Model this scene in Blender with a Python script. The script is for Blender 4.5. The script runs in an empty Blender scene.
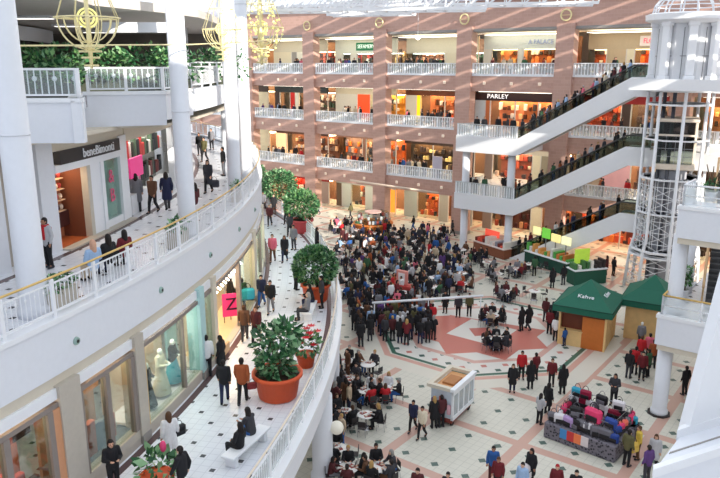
import bpy, math, random
from mathutils import Vector, Matrix
random.seed(7)
PI = math.pi
sc = bpy.context.scene
COL = sc.collection

# ------------------------------------------------------------------ camera model (also used to read floor points off the photo)
FPX, HORIZON, CAMZ = 700.0, 63.0, 17.7
PITCH = math.atan((239 - HORIZON) / FPX)
cP, sP = math.cos(PITCH), math.sin(PITCH)
def at(px, py, z):
    x = (px - 360) / FPX; y = (239 - py) / FPX
    d = (x, cP + y * sP, -sP + y * cP)
    t = (z - CAMZ) / d[2]
    return (d[0] * t, d[1] * t)
def proj(X, Y, Z):
    h = Z - CAMZ; dep = Y * cP - h * sP
    return 360 + FPX * X / dep, 239 - FPX * (Y * sP + h * cP) / dep

# ------------------------------------------------------------------ materials
MATS = {}
def lin(c):
    return tuple(((v / 255) / 12.92 if v / 255 <= .04045 else ((v / 255 + .055) / 1.055) ** 2.4) for v in c)
def mat(name, rgb=None, rough=.55, metal=0.0, var=.08, scale=6.0, emit=0.0, spec=.4, alpha=None, bump=0.0):
    if name in MATS: return MATS[name]
    m = bpy.data.materials.new(name); m.use_nodes = True
    nt = m.node_tree; N = nt.nodes; L = nt.links
    b = N['Principled BSDF']; c = lin(rgb)
    tc = N.new('ShaderNodeNewGeometry'); nz = N.new('ShaderNodeTexNoise')
    nz.inputs['Scale'].default_value = scale; nz.inputs['Detail'].default_value = 3
    L.new(tc.outputs['Position'], nz.inputs['Vector'])
    mx = N.new('ShaderNodeMix'); mx.data_type = 'RGBA'
    mx.inputs[6].default_value = (*[v * (1 - var) for v in c], 1)
    mx.inputs[7].default_value = (*[min(1, v * (1 + var)) for v in c], 1)
    L.new(nz.outputs['Fac'], mx.inputs[0]); L.new(mx.outputs[2], b.inputs['Base Color'])
    b.inputs['Roughness'].default_value = rough; b.inputs['Metallic'].default_value = metal
    b.inputs['Specular IOR Level'].default_value = spec
    if emit:
        L.new(mx.outputs[2], b.inputs['Emission Color']); b.inputs['Emission Strength'].default_value = emit
    if bump:
        bp = N.new('ShaderNodeBump'); bp.inputs['Strength'].default_value = bump
        L.new(nz.outputs['Fac'], bp.inputs['Height']); L.new(bp.outputs['Normal'], b.inputs['Normal'])
    MATS[name] = m
    return m
def glass(name, tint=(235, 245, 242), refl=.12):
    if name in MATS: return MATS[name]
    m = bpy.data.materials.new(name); m.use_nodes = True
    nt = m.node_tree; N = nt.nodes; L = nt.links; N.remove(N['Principled BSDF'])
    t = N.new('ShaderNodeBsdfTransparent'); t.inputs[0].default_value = (*lin(tint), 1)
    g = N.new('ShaderNodeBsdfGlossy'); g.inputs['Roughness'].default_value = .05
    fr = N.new('ShaderNodeFresnel'); fr.inputs[0].default_value = 1.45
    ad = N.new('ShaderNodeMath'); ad.operation = 'MULTIPLY_ADD'; ad.inputs[1].default_value = .28; ad.inputs[2].default_value = refl * .12
    L.new(fr.outputs[0], ad.inputs[0])
    mx = N.new('ShaderNodeMixShader'); L.new(ad.outputs[0], mx.inputs[0]); L.new(t.outputs[0], mx.inputs[1]); L.new(g.outputs[0], mx.inputs[2])
    L.new(mx.outputs[0], N['Material Output'].inputs['Surface'])
    MATS[name] = m
    return m

def frosted(name, k=.35):
    m = bpy.data.materials.new(name); m.use_nodes = True
    nt = m.node_tree; N = nt.nodes; L = nt.links; N.remove(N['Principled BSDF'])
    t = N.new('ShaderNodeBsdfTransparent'); t.inputs[0].default_value = (.93, .96, .96, 1)
    d = N.new('ShaderNodeBsdfDiffuse'); d.inputs[0].default_value = (.82, .86, .87, 1)
    mx = N.new('ShaderNodeMixShader'); mx.inputs[0].default_value = k; L.new(t.outputs[0], mx.inputs[1]); L.new(d.outputs[0], mx.inputs[2])
    L.new(mx.outputs[0], N['Material Output'].inputs['Surface']); MATS[name] = m
    return m
class E:                                         # little expression builder over Math nodes
    nt = None
    def __init__(s, v): s.v = v
    @staticmethod
    def op(o, *a):
        n = E.nt.nodes.new('ShaderNodeMath'); n.operation = o
        for i, x in enumerate(a):
            x = x.v if isinstance(x, E) else x
            if isinstance(x, (int, float)): n.inputs[i].default_value = x
            else: E.nt.links.new(x, n.inputs[i])
        return E(n.outputs[0])
    def __add__(s, o): return E.op('ADD', s, o)
    def __sub__(s, o): return E.op('SUBTRACT', s, o)
    def __mul__(s, o): return E.op('MULTIPLY', s, o)
    def lt(s, o): return E.op('LESS_THAN', s, o)
    def gt(s, o): return E.op('GREATER_THAN', s, o)
    def abs(s): return E.op('ABSOLUTE', s)
    def max(s, o): return E.op('MAXIMUM', s, o)
    def min(s, o): return E.op('MINIMUM', s, o)
    def rep(s, per):                              # signed distance to the middle of the repeat cell
        return E.op('ABSOLUTE', E.op('SUBTRACT', E.op('FLOORED_MODULO', s, per), per / 2))
def floor_mat(name, fn, rough=.25):
    m = bpy.data.materials.new(name); m.use_nodes = True
    nt = m.node_tree; E.nt = nt; N = nt.nodes; L = nt.links
    b = N['Principled BSDF']; b.inputs['Roughness'].default_value = rough; b.inputs['Specular IOR Level'].default_value = .35
    g = N.new('ShaderNodeNewGeometry'); sp = N.new('ShaderNodeSeparateXYZ'); L.new(g.outputs['Position'], sp.inputs[0])
    nz = N.new('ShaderNodeTexNoise'); nz.inputs['Scale'].default_value = 1.3; nz.inputs['Detail'].default_value = 4
    L.new(g.outputs['Position'], nz.inputs['Vector'])
    layers = fn(E(sp.outputs[0]), E(sp.outputs[1]), E(nz.outputs['Fac']))
    cur = None
    for msk, rgb in layers:
        if cur is None:
            mx = N.new('ShaderNodeMix'); mx.data_type = 'RGBA'; c = lin(rgb)
            mx.inputs[6].default_value = (*[v * .93 for v in c], 1); mx.inputs[7].default_value = (*[min(1, v * 1.06) for v in c], 1)
            L.new(msk.v, mx.inputs[0]); cur = mx.outputs[2]; continue
        mx = N.new('ShaderNodeMix'); mx.data_type = 'RGBA'
        L.new(msk.v, mx.inputs[0]); L.new(cur, mx.inputs[6]); mx.inputs[7].default_value = (*lin(rgb), 1); cur = mx.outputs[2]
    L.new(cur, b.inputs['Base Color'])
    MATS[name] = m
    return m

# ------------------------------------------------------------------ frames and mesh builder
FA = math.radians(37.4)
EP = (math.cos(FA), -math.sin(FA)); EQ = (-math.sin(FA), -math.cos(FA)); F0 = (2.4, 79.2)
def FAC(p, q, z): return (F0[0] + EP[0] * p + EQ[0] * q, F0[1] + EP[1] * p + EQ[1] * q, z)
def frame(o, ang):
    c, s = math.cos(ang), math.sin(ang)
    return lambda x, y, z: (o[0] + c * x - s * y, o[1] + s * x + c * y, (o[2] if len(o) > 2 else 0) + z)
CX, CY = -65.35, 34.8
def ARC(r, y, z):                                 # r: radius about the atrium's bend, y: world Y at that radius
    f = math.asin(max(-1, min(1, (y - CY) / r)))
    return (CX + r * math.cos(f), y, z)
def bend(cx=-65.35, cy=34.8):                     # the middle gallery bends about its own centre
    global CX, CY
    CX, CY = cx, cy
def arc_phi(r, y): return math.asin(max(-1, min(1, (y - CY) / r)))
def pol(r, f, z): return (CX + r * math.cos(f), CY + r * math.sin(f), z)
I = lambda x, y, z: (x, y, z)

class MB:
    def __init__(s, xf=I): s.v = []; s.f = []; s.m = []; s.sm = []; s.mats = []; s.xf = xf; s.cur = 0
    def use(s, m):
        if m not in s.mats: s.mats.append(m)
        s.cur = s.mats.index(m); return s
    def add(s, vs, fs, smooth=False):
        b = len(s.v); s.v += [s.xf(*p) for p in vs]
        for f in fs: s.f.append(tuple(b + i for i in f)); s.m.append(s.cur); s.sm.append(smooth)
        return s
    def box(s, x0, x1, y0, y1, z0, z1):
        return s.add([(x0, y0, z0), (x1, y0, z0), (x1, y1, z0), (x0, y1, z0), (x0, y0, z1), (x1, y0, z1), (x1, y1, z1), (x0, y1, z1)],
                     [(0, 3, 2, 1), (4, 5, 6, 7), (0, 1, 5, 4), (1, 2, 6, 5), (2, 3, 7, 6), (3, 0, 4, 7)])
    def cbox(s, c, d): return s.box(c[0] - d[0] / 2, c[0] + d[0] / 2, c[1] - d[1] / 2, c[1] + d[1] / 2, c[2] - d[2] / 2, c[2] + d[2] / 2)
    def rbox(s, x0, x1, y0, y1, z0, z1, b=.02):   # box with chamfered edges
        vs = []; ix = {}
        xs = (x0, x1); ys = (y0, y1); zs = (z0, z1)
        for i in (0, 1):
            for j in (0, 1):
                for k in (0, 1):
                    sx, sy, sz = (b if i == 0 else -b), (b if j == 0 else -b), (b if k == 0 else -b)
                    ix[i, j, k] = len(vs)
                    vs += [(xs[i], ys[j] + sy, zs[k] + sz), (xs[i] + sx, ys[j], zs[k] + sz), (xs[i] + sx, ys[j] + sy, zs[k])]
        fs = []
        for a in (0, 1):
            q = [(a, 0, 0), (a, 1, 0), (a, 1, 1), (a, 0, 1)]; fs.append([ix[t] for t in q])
            q = [(0, a, 0), (1, a, 0), (1, a, 1), (0, a, 1)]; fs.append([ix[t] + 1 for t in q])
            q = [(0, 0, a), (1, 0, a), (1, 1, a), (0, 1, a)]; fs.append([ix[t] + 2 for t in q])
        for i in (0, 1):
            for j in (0, 1):
                fs.append([ix[i, j, 0], ix[i, j, 1], ix[i, j, 1] + 1, ix[i, j, 0] + 1])
                fs.append([ix[i, 0, j], ix[i, 1, j], ix[i, 1, j] + 2, ix[i, 0, j] + 2])
                fs.append([ix[0, i, j] + 1, ix[1, i, j] + 1, ix[1, i, j] + 2, ix[0, i, j] + 2])
                for k in (0, 1): fs.append([ix[i, j, k], ix[i, j, k] + 1, ix[i, j, k] + 2])
        return s.add(vs, fs)
    def cone(s, a, b, r0, r1, n=10, cap=True):
        a = Vector(a); b = Vector(b); d = (b - a)
        if d.length < 1e-6: return s
        d.normalize(); u = d.orthogonal().normalized(); w = d.cross(u)
        vs = []
        for c, r in ((a, r0), (b, r1)):
            for i in range(n):
                t = 2 * PI * i / n; p = c + (u * math.cos(t) + w * math.sin(t)) * r; vs.append(tuple(p))
        fs = [(i, (i + 1) % n, n + (i + 1) % n, n + i) for i in range(n)]
        s.add(vs, fs, n > 5)
        if cap: 
            b0 = len(s.v) - 2 * n
            for f in (tuple(b0 + i for i in reversed(range(n))), tuple(b0 + n + i for i in range(n))):
                s.f.append(f); s.m.append(s.cur); s.sm.append(False)
        return s
    def tube(s, pts, r, n=8, closed=False):
        P = [Vector(p) for p in pts]; k = len(P); vs = []; u = None
        for i, p in enumerate(P):
            a = P[i - 1] if (i > 0 or closed) else p; b = P[(i + 1) % k] if (i < k - 1 or closed) else p
            d = (b - a).normalized()
            u = d.orthogonal().normalized() if u is None else (u - d * u.dot(d)).normalized()
            w = d.cross(u)
            rr = r[i] if isinstance(r, (list, tuple)) else r
            for j in range(n):
                t = 2 * PI * j / n; vs.append(tuple(p + (u * math.cos(t) + w * math.sin(t)) * rr))
        fs = []
        for i in range(k if closed else k - 1):
            for j in range(n):
                fs.append((i * n + j, i * n + (j + 1) % n, ((i + 1) % k) * n + (j + 1) % n, ((i + 1) % k) * n + j))
        if not closed: fs += [tuple(reversed(range(n))), tuple((k - 1) * n + j for j in range(n))]
        return s.add(vs, fs, n > 4)
    def ball(s, c, r, seg=12, rings=8, sc_=(1, 1, 1)):
        vs = [(c[0], c[1], c[2] - r * sc_[2])]
        for i in range(1, rings):
            t = -PI / 2 + PI * i / rings
            for j in range(seg):
                f = 2 * PI * j / seg
                vs.append((c[0] + r * sc_[0] * math.cos(t) * math.cos(f), c[1] + r * sc_[1] * math.cos(t) * math.sin(f), c[2] + r * sc_[2] * math.sin(t)))
        vs.append((c[0], c[1], c[2] + r * sc_[2])); e = len(vs) - 1
        fs = [(0, 1 + (j + 1) % seg, 1 + j) for j in range(seg)]
        for i in range(rings - 2):
            for j in range(seg):
                a = 1 + i * seg; fs.append((a + j, a + (j + 1) % seg, a + seg + (j + 1) % seg, a + seg + j))
        a = 1 + (rings - 2) * seg
        fs += [(a + j, a + (j + 1) % seg, e) for j in range(seg)]
        return s.add(vs, fs, True)
    def lathe(s, prof, n=20, c=(0, 0, 0), smooth=True):
        k = len(prof); vs = []
        for r, z in prof:
            for j in range(n):
                f = 2 * PI * j / n; vs.append((c[0] + r * math.cos(f), c[1] + r * math.sin(f), c[2] + z))
        fs = [(i * n + j, i * n + (j + 1) % n, (i + 1) * n + (j + 1) % n, (i + 1) * n + j) for i in range(k - 1) for j in range(n)]
        fs += [tuple(reversed(range(n))), tuple((k - 1) * n + j for j in range(n))]
        return s.add(vs, fs, smooth)
    def prism(s, poly, z0, z1):                   # polygon in x,y
        n = len(poly)
        return s.add([(x, y, z0) for x, y in poly] + [(x, y, z1) for x, y in poly],
                     [tuple(reversed(range(n))), tuple(range(n, 2 * n))] + [(i, (i + 1) % n, n + (i + 1) % n, n + i) for i in range(n)])
    def slab_xz(s, poly, y0, y1):                 # polygon in x,z pushed through y
        n = len(poly)
        return s.add([(x, y0, z) for x, z in poly] + [(x, y1, z) for x, z in poly],
                     [tuple(range(n)), tuple(reversed(range(n, 2 * n)))] + [(i, n + i, n + (i + 1) % n, (i + 1) % n) for i in range(n)])
    def arc(s, r0, r1, z0, z1, f0, f1, n=None):
        n = n or max(1, int(abs(f1 - f0) / .02)); vs = []
        for i in range(n + 1):
            f = f0 + (f1 - f0) * i / n
            vs += [pol(r0, f, z0), pol(r1, f, z0), pol(r1, f, z1), pol(r0, f, z1)]
        fs = [(0, 1, 2, 3), (4 * n + 3, 4 * n + 2, 4 * n + 1, 4 * n)]
        for i in range(n):
            a = 4 * i
            fs += [(a, a + 4, a + 5, a + 1), (a + 1, a + 5, a + 6, a + 2), (a + 2, a + 6, a + 7, a + 3), (a + 3, a + 7, a + 4, a)]
        return s.add(vs, fs)
    def build(s, name, parent=None, org=None, recalc=True):
        if org is None and parent is None:
            xs, ys, zs = zip(*s.v); org = ((min(xs) + max(xs)) / 2, (min(ys) + max(ys)) / 2, min(zs))
        if parent is not None:
            org = tuple(parent['_o']) if '_o' in parent else (0, 0, 0)
        me = bpy.data.meshes.new(name)
        me.from_pydata([(x - org[0], y - org[1], z - org[2]) for x, y, z in s.v], [], s.f)
        for m in s.mats: me.materials.append(m)
        me.polygons.foreach_set('material_index', s.m); me.polygons.foreach_set('use_smooth', s.sm)
        me.update()
        if recalc: fix_normals(me)
        o = bpy.data.objects.new(name, me); COL.objects.link(o)
        if parent is not None: o.parent = parent; o['_o'] = org
        else: o.location = org; o['_o'] = org
        return o
import bmesh
def fix_normals(me):
    bm = bmesh.new(); bm.from_mesh(me); bmesh.ops.recalc_face_normals(bm, faces=bm.faces); bm.to_mesh(me); bm.free()

def tag(o, label=None, cat=None, group=None, kind=None):
    if label: o['label'] = label
    if cat: o['category'] = cat
    if group: o['group'] = group
    if kind: o['kind'] = kind
    return o
def empty(name, loc=(0, 0, 0)):
    o = bpy.data.objects.new(name, None); COL.objects.link(o); o.location = loc; o['_o'] = tuple(loc); o.empty_display_size = .2
    return o
def thing(name, label, cat, loc=(0, 0, 0), group=None): return tag(empty(name, loc), label, cat, group)
def struct(name, mb, label=None):
    o = mb.build(name); o['kind'] = 'structure'
    if label: o['label'] = label
    return o
KIDS = {}
def kids(o):
    return [c for c in bpy.data.objects if c.parent is o]
def snapshot(o): return (o, [snapshot(c) for c in kids(o)])
def dup(tree, loc=None, rz=None, scale=None, parent=None):
    o, ch = tree; c = o.copy(); COL.objects.link(c)
    if parent is not None: c.parent = parent
    if loc is not None: c.location = loc
    if rz is not None: c.rotation_euler = (0, 0, rz)
    if scale is not None: c.scale = (scale,) * 3
    for t in ch: dup(t, parent=c)
    return c
def lettering(body, size, m4, m, parent=None, name='lettering', ext=.015, align='CENTER', width=None):
    cu = bpy.data.curves.new(name, 'FONT'); cu.body = body; cu.size = size; cu.extrude = ext; cu.align_x = align; cu.align_y = 'CENTER'; cu.resolution_u = 2
    t = bpy.data.objects.new(name, cu); COL.objects.link(t)
    bpy.context.view_layer.update()
    me = bpy.data.meshes.new_from_object(t.evaluated_get(bpy.context.evaluated_depsgraph_get()))
    bpy.data.objects.remove(t)
    if width:
        xs = [v.co.x for v in me.vertices]
        k = width / max(1e-4, max(xs) - min(xs))
        me.transform(Matrix.Diagonal((k, 1, 1, 1)))
    o0 = Vector(tuple(parent['_o'])) if parent is not None else Vector((0, 0, 0))
    me.transform(Matrix.Translation(-o0) @ m4)
    me.materials.clear(); me.materials.append(m)
    o = bpy.data.objects.new(name, me); COL.objects.link(o)
    if parent is not None: o.parent = parent; o['_o'] = tuple(o0)
    return o
def fac_m(p, q, z): 
    x, y, zz = FAC(p, q, z)
    return Matrix(((EP[0], 0, EQ[0], x), (EP[1], 0, EQ[1], y), (0, 1, 0, zz), (0, 0, 0, 1)))
def arc_m(r, y, z):
    f = arc_phi(r, y); x, yy, zz = pol(r, f, z)
    return Matrix(((-math.sin(f), 0, math.cos(f), x), (math.cos(f), 0, math.sin(f), yy), (0, 1, 0, zz), (0, 0, 0, 1)))

# ------------------------------------------------------------------ distinguishing look-alikes: counted out from a landmark one can find
LANDMARKS = []
ORD = ['first', 'second', 'third', 'fourth', 'fifth', 'sixth', 'seventh', 'eighth', 'ninth', 'tenth', 'eleventh', 'twelfth', 'thirteenth', 'fourteenth', 'fifteenth', 'sixteenth', 'seventeenth', 'eighteenth', 'nineteenth', 'twentieth']
def ordn(i):
    if i < 20: return ORD[i]
    n = i + 1; s = {1: 'st', 2: 'nd', 3: 'rd'}.get(n % 10 if n % 100 not in (11, 12, 13) else 0, 'th')
    return f'{n}{s}'
def distinguish(items, zone=None):
    """items: (object, base label, position). Adds the closest landmark, then a count outwards from it, until no label repeats."""
    by = {}
    for o, base, pos in items:
        lm = min(LANDMARKS if zone is None else zone, key=lambda l: (l[1][0] - pos[0]) ** 2 + (l[1][1] - pos[1]) ** 2 + 9 * (l[1][2] - pos[2]) ** 2)
        by.setdefault((base, lm[0]), []).append(((Vector(lm[1]) - Vector(pos)).length, o))
    for (base, lm), row in by.items():
        row.sort(key=lambda t: t[0])
        for i, (_, o) in enumerate(row):
            o['label'] = f'{base} {lm}' if len(row) == 1 else f'{base}, {ordn(i)} out from {lm.split(" ", 1)[1]}'
# ================================================================== materials
WHITE = mat('white_paint', (226, 229, 236), .5, var=.03)
WHITE2 = mat('white_enamel', (236, 238, 242), .35, var=.02)
CREAM = mat('cream_paint', (214, 205, 188), .6, var=.04)
BEIGE = mat('beige_stone', (188, 180, 168), .6, var=.08)
GREYST = mat('grey_stone', (150, 146, 142), .6, var=.1)
DARK = mat('dark_frame', (48, 44, 44), .5)
TAUPE = mat('taupe_soffit', (140, 130, 124), .7, var=.06)
GOLD = mat('gold_rail', (214, 180, 110), .3, .35, var=.06)
BRASS = mat('bright_brass', (240, 226, 172), .3, .1, var=.08)
STEEL = mat('steel', (150, 152, 156), .35, .8)
BLACK = mat('black_rubber', (24, 24, 26), .6)
STEP = mat('escalator_step', (84, 84, 86), .5, .2)
TAN = mat('tan_trim', (206, 168, 124), .5)
WOODP = mat('pale_pine', (234, 196, 136), .55, var=.14, scale=3)
WOODO = mat('orange_wood', (206, 116, 50), .5, var=.12, scale=4)
WOODD = mat('dark_wood', (112, 56, 34), .5, var=.2, scale=5)
GREEN = mat('green_canvas', (26, 98, 78), .7, var=.08)
TERRA = mat('terracotta', (224, 92, 50), .5, var=.08)
SOIL = mat('soil', (58, 46, 36), .95, var=.3)
GLASS = glass('clear_glass')
GLASST = glass('tinted_glass', (205, 212, 206))
GLASSM = frosted('milky_glass')
LAMPW = mat('lamp_warm', (255, 220, 176), emit=10.0)
LAMPC = mat('lamp_cool', (255, 248, 236), emit=9.0)
LAMPO = mat('lamp_orange', (255, 212, 166), emit=8.0)
def paint(r, g, b, rough=.55): return mat('paint_%02x%02x%02x' % (r, g, b), (r, g, b), rough)
def glow(r, g, b, e=1.2): return mat('lit_%02x%02x%02x' % (r, g, b), (r, g, b), .5, emit=e, var=.15, scale=3)

def brick_mat():
    m = bpy.data.materials.new('brown_brick'); m.use_nodes = True
    nt = m.node_tree; N = nt.nodes; L = nt.links; b = N['Principled BSDF']
    g = N.new('ShaderNodeNewGeometry'); sp = N.new('ShaderNodeSeparateXYZ'); L.new(g.outputs['Position'], sp.inputs[0]); E.nt = nt
    u = E(sp.outputs[0]) * EP[0] + E(sp.outputs[1]) * EP[1] + (E(sp.outputs[0]) * EQ[0] + E(sp.outputs[1]) * EQ[1])
    cb = N.new('ShaderNodeCombineXYZ'); L.new(u.v, cb.inputs[0]); L.new(sp.outputs[2], cb.inputs[1])
    br = N.new('ShaderNodeTexBrick'); L.new(cb.outputs[0], br.inputs[0])
    br.inputs['Scale'].default_value = 1.0; br.inputs['Brick Width'].default_value = .6; br.inputs['Row Height'].default_value = .3; br.inputs['Mortar Size'].default_value = .02
    br.inputs['Color1'].default_value = (*lin((198, 160, 146)), 1); br.inputs['Color2'].default_value = (*lin((188, 150, 136)), 1); br.inputs['Mortar'].default_value = (*lin((200, 164, 150)), 1)
    L.new(br.outputs[0], b.inputs['Base Color']); b.inputs['Roughness'].default_value = .55
    return m
BRICK = brick_mat()

# ---- ground floor: rotated tile grid, salmon bands, dark diamonds, octagon with a red star
def ground_fn(x, y, nz):
    u = x * EP[0] + y * EP[1]; v = x * -EQ[0] + y * -EQ[1]
    P = 4.74; U0 = -12.0 - 2.37 ; V0 = 28.45 - 2.37
    us = u - (U0 - .18); vs = v - (V0 + .12)
    bu = us.rep(P); bv = vs.rep(P)               # 0 at the band's middle
    S = P / 3
    du = (us - S / 2).rep(S); dv = (vs - S / 2).rep(S)
    line = (us.rep(S / 4).lt(.012)).max(vs.rep(S / 4).lt(.012))
    band = bu.lt(.26).max(bv.lt(.26))
    dia = (du + dv).lt(.22)
    cu, cv = u + 20.5, v - 40.45
    au, av = cu.abs(), cv.abs()
    oct8 = au.max(av).max((au + av) * .7071)
    star = au.max(av).min((au + av) * .7071)
    inside = oct8.lt(6.45)
    ring1 = (oct8 - 6.55).abs().lt(.14)
    ring2 = (oct8 - 7.0).abs().lt(.2)
    ring3 = (oct8 - 4.75).abs().lt(.2)
    S2 = .95
    d2 = ((u + .2).rep(S2) + (v + .1).rep(S2)).lt(.24)
    alt = E.op('FLOORED_MODULO', E.op('FLOOR', (u + .2) * (1 / S2)) + E.op('FLOOR', (v + .1) * (1 / S2)), 2.0).gt(.5)
    zone = oct8.gt(5.0) * inside
    red = star.lt(3.35) * (au.max(av)).gt(1.75) * (cv - cu * .2).lt(2.2)
    core = (au + av).lt(1.0)
    outer = oct8.gt(8.3)
    return [(nz, (212, 209, 196)), (line, (190, 188, 176)), (dia * outer, (84, 104, 96)), (band * outer, (200, 162, 147)),
            ((oct8.gt(7.2) * oct8.lt(8.3)), (214, 209, 196)), (inside, (218, 214, 206)), (zone * d2, (196, 128, 118)), (zone * d2 * alt, (72, 96, 88)),
            (ring2, (206, 160, 146)), (ring1, (66, 104, 88)), (ring3, (206, 164, 152)), (red, (196, 118, 106)), (core, (186, 108, 98))]
M_GROUND = floor_mat('food_court_tiles', ground_fn, .3)
def walk_fn(R_edge, edge_r=None, ecx=0, ecy=0):
    def fn(x, y, nz):
        X = x - CX; Y = y - CY
        r = E.op('SQRT', X * X + Y * Y); f = E.op('ARCTAN2', Y, X) * R_edge
        S = 1.3
        rr = r - R_edge
        du = (rr + .1).rep(S); dv = f.rep(S)
        du2 = (rr + .1 + S / 2).rep(S); dv2 = (f + S / 2).rep(S)
        sq = (du.max(dv)).lt(.085).max(du2.max(dv2).lt(.085))
        ln = (rr + .1).rep(S / 4).lt(.012).max(f.rep(S / 4).lt(.012))
        border = (rr - .42).abs().lt(.13)
        EX = x - ecx; EY = y - ecy
        edge = (E.op('SQRT', EX * EX + EY * EY) - (edge_r or 1)).abs().lt(.11)
        return [(nz, (226, 229, 236)), (ln, (208, 211, 220)), (sq, (84, 84, 90)), (border, (92, 74, 76)), (edge, (110, 92, 96))]
    return fn
M_WALK1 = floor_mat('white_gallery_tiles', walk_fn(59.6, 59.65, -61.2, 32.0), .22)
M_WALK2 = floor_mat('white_upper_gallery_tiles', walk_fn(55.3), .25)

# ================================================================== ground
mb = MB().use(M_GROUND); mb.prism([(-45, 6), (62, 6), (62, 60), (-6, 102), (-45, 102)], -.4, 0); struct('floor', mb, 'tiled food court floor with salmon bands and dark diamonds')

R1, R2, R3 = 60.25, 59.8, 55.3
FA0, FA1 = -.62, .95
# ---- left wing slabs (each carries its own layered fascia)
def wing_slab(name, r, z, rin, fm, label, f0=FA0, f1=FA1, h=1.45):
    mb = MB()
    mb.use(fm).arc(rin, r - .05, z - .12, z, f0, f1)
    struct('floor_' + name, mb, label)
    mb = MB().use(WHITE)
    mb.arc(r - .35, r, z - h, z + .1, f0, f1)
    mb.use(WHITE2).arc(r - .35, r + .06, z - .02, z + .12, f0, f1)
    if h > 1.2:
        mb.use(CREAM).arc(r - .8, r - .1, z - 1.8, z - 1.45, f0, f1)
        mb.use(WHITE2).arc(r - .9, r - .02, z - 2.12, z - 1.8, f0, f1)
    struct('trim_' + name, mb, 'layered white fascia under the ' + label)
    mb = MB().use(CREAM).arc(rin, r - .36, z - h - .1, z - h + .02, f0, f1)
    struct('ceiling_under_' + name, mb)
bend(-61.2, 32.0)
wing_slab('middle_gallery', R1, 5.5, 47, M_WALK1, 'curved white tiled middle gallery', h=.85)
bend()
wing_slab('upper_gallery', R2, 11.0, 46, M_WALK2, 'curved white tiled upper gallery')

# ---- fascia spot lights set in the upper gallery edge
spots = []
for y in (18.2, 22.7, 27.2, 31.7, 36.2):
    f = arc_phi(R2, y); t = thing('fascia_spotlight', '', 'light', pol(R2, f, 10.2))
    m = MB().use(mat('greenish_bezel', (150, 176, 168), .3)); c = Vector(pol(R2 - .02, f, 10.2)); d = Vector((math.cos(f), math.sin(f), 0))
    m.cone(c, c + d * .08, .13, .1, 14); m.build('bezel', t)
    m = MB().use(DARK); m.cone(c + d * .07, c + d * .1, .05, .045, 12); m.build('lens', t)
    spots.append((t, y))
for i, (t, y) in enumerate(spots): t['label'] = f'small round spotlight on curved white fascia, {ordn(i)} along from near column'; t['group'] = 'fascia spotlights'

# ---- curved railings
def curved_rail(name, label, r, z, f0, f1, ends, handm, glassy=False):
    t = thing(name, label, 'railing', pol(r, (f0 + f1) / 2, z))
    N = int((f1 - f0) / .006)
    m = MB().use(handm); m.tube([pol(r, f0 + (f1 - f0) * i / N, z + 1.12) for i in range(N + 1)], .034, 8); m.build('handrail', t)
    m = MB().use(WHITE2); m.arc(r - .025, r + .025, z + .14, z + .2, f0, f1); m.build('bottom_rail', t)
    m = MB().use(WHITE2); m.arc(r - .02, r + .02, z + .93, z + .97, f0, f1); m.build('upper_rail', t)
    n = int(r * (f1 - f0) / 1.75); dpost = (f1 - f0) / n
    bal = MB().use(WHITE2)
    for i in range(n + 1):
        f = f0 + dpost * i; c = pol(r, f, z)
        p = MB(frame((c[0], c[1], z), f)).use(WHITE2); p.rbox(-.04, .04, -.06, .06, 0, 1.08, .012); p.build('post', t)
        if i < n:
            k = 11
            for j in range(1, k):
                ff = f + dpost * j / k; a = pol(r, ff, z + .2); b = pol(r, ff, z + .93)
                bal.cone(a, b, .012, .012, 4, False)
                if j % 2:
                    q = pol(r, ff, z + .78); bal.ball(q, .05, 6, 4, (.4, 1, 1.2))
    bal.build('baluster_lattice', t)
    if glassy:
        m = MB().use(GLASSM); m.arc(r - .006, r + .006, z + .2, z + .93, f0, f1); m.build('glass_panel', t)
    return t
curved_rail('gallery_railing', 'white latticed railing with gold handrail along the upper curved gallery', R2 - .08, 11.1, arc_phi(R2, 11), arc_phi(R2, 80), 0, GOLD)
bend(-61.2, 32.0)
curved_rail('gallery_railing', 'white glazed railing with pale handrail along the middle curved gallery', R1 - .2, 5.6, arc_phi(R1, 10), arc_phi(R1, 84), 0, mat('pale_rail', (222, 208, 190), .35), True)
bend()

# ---- round columns of the left wing
def column(name, x, y, z0, z1, r, label, base=True):
    m = MB().use(WHITE)
    prof = [(r, z0), (r, z1)] if not base else [(r * 1.18, z0), (r * 1.18, z0 + .25), (r * 1.02, z0 + .32), (r, z0 + .4), (r, z1)]
    m.lathe(prof, 24, (x, y, 0))
    for zz in (z0 + 4.9, z0 + 9.8):
        if zz < z1 - .5: m.lathe([(r + .012, zz), (r + .012, zz + .05)], 24, (x, y, 0))
    o = m.build(name); tag(o, label, 'column', kind='structure'); return o
for i, y in enumerate((18.1, 27.0, 34.8, 40.2, 49, 58)):
    x, yy, _ = ARC(R2 - (.92 if i == 0 else .75), y, 0)
    column('column', x, yy, 11, 26, .38 if i == 0 else .335, f'tall round white column on the upper gallery, {ordn(i)} along the curve')
bend(-61.2, 32.0)
for i, y in enumerate((14.5, 27.3, 36.0, 45, 54)):
    x, yy, _ = ARC(R1 - .5, y, 0)
    column('column', x, yy, 0, 4.0, .45, f'round cream column under the middle gallery, {ordn(i)} along')
bend()
x, yy, _ = ARC(R3 - .2, 44, 0); column('column', x, yy, 16.5, 19.8, .6, 'thick lilac white column standing on the top gallery')

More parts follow.
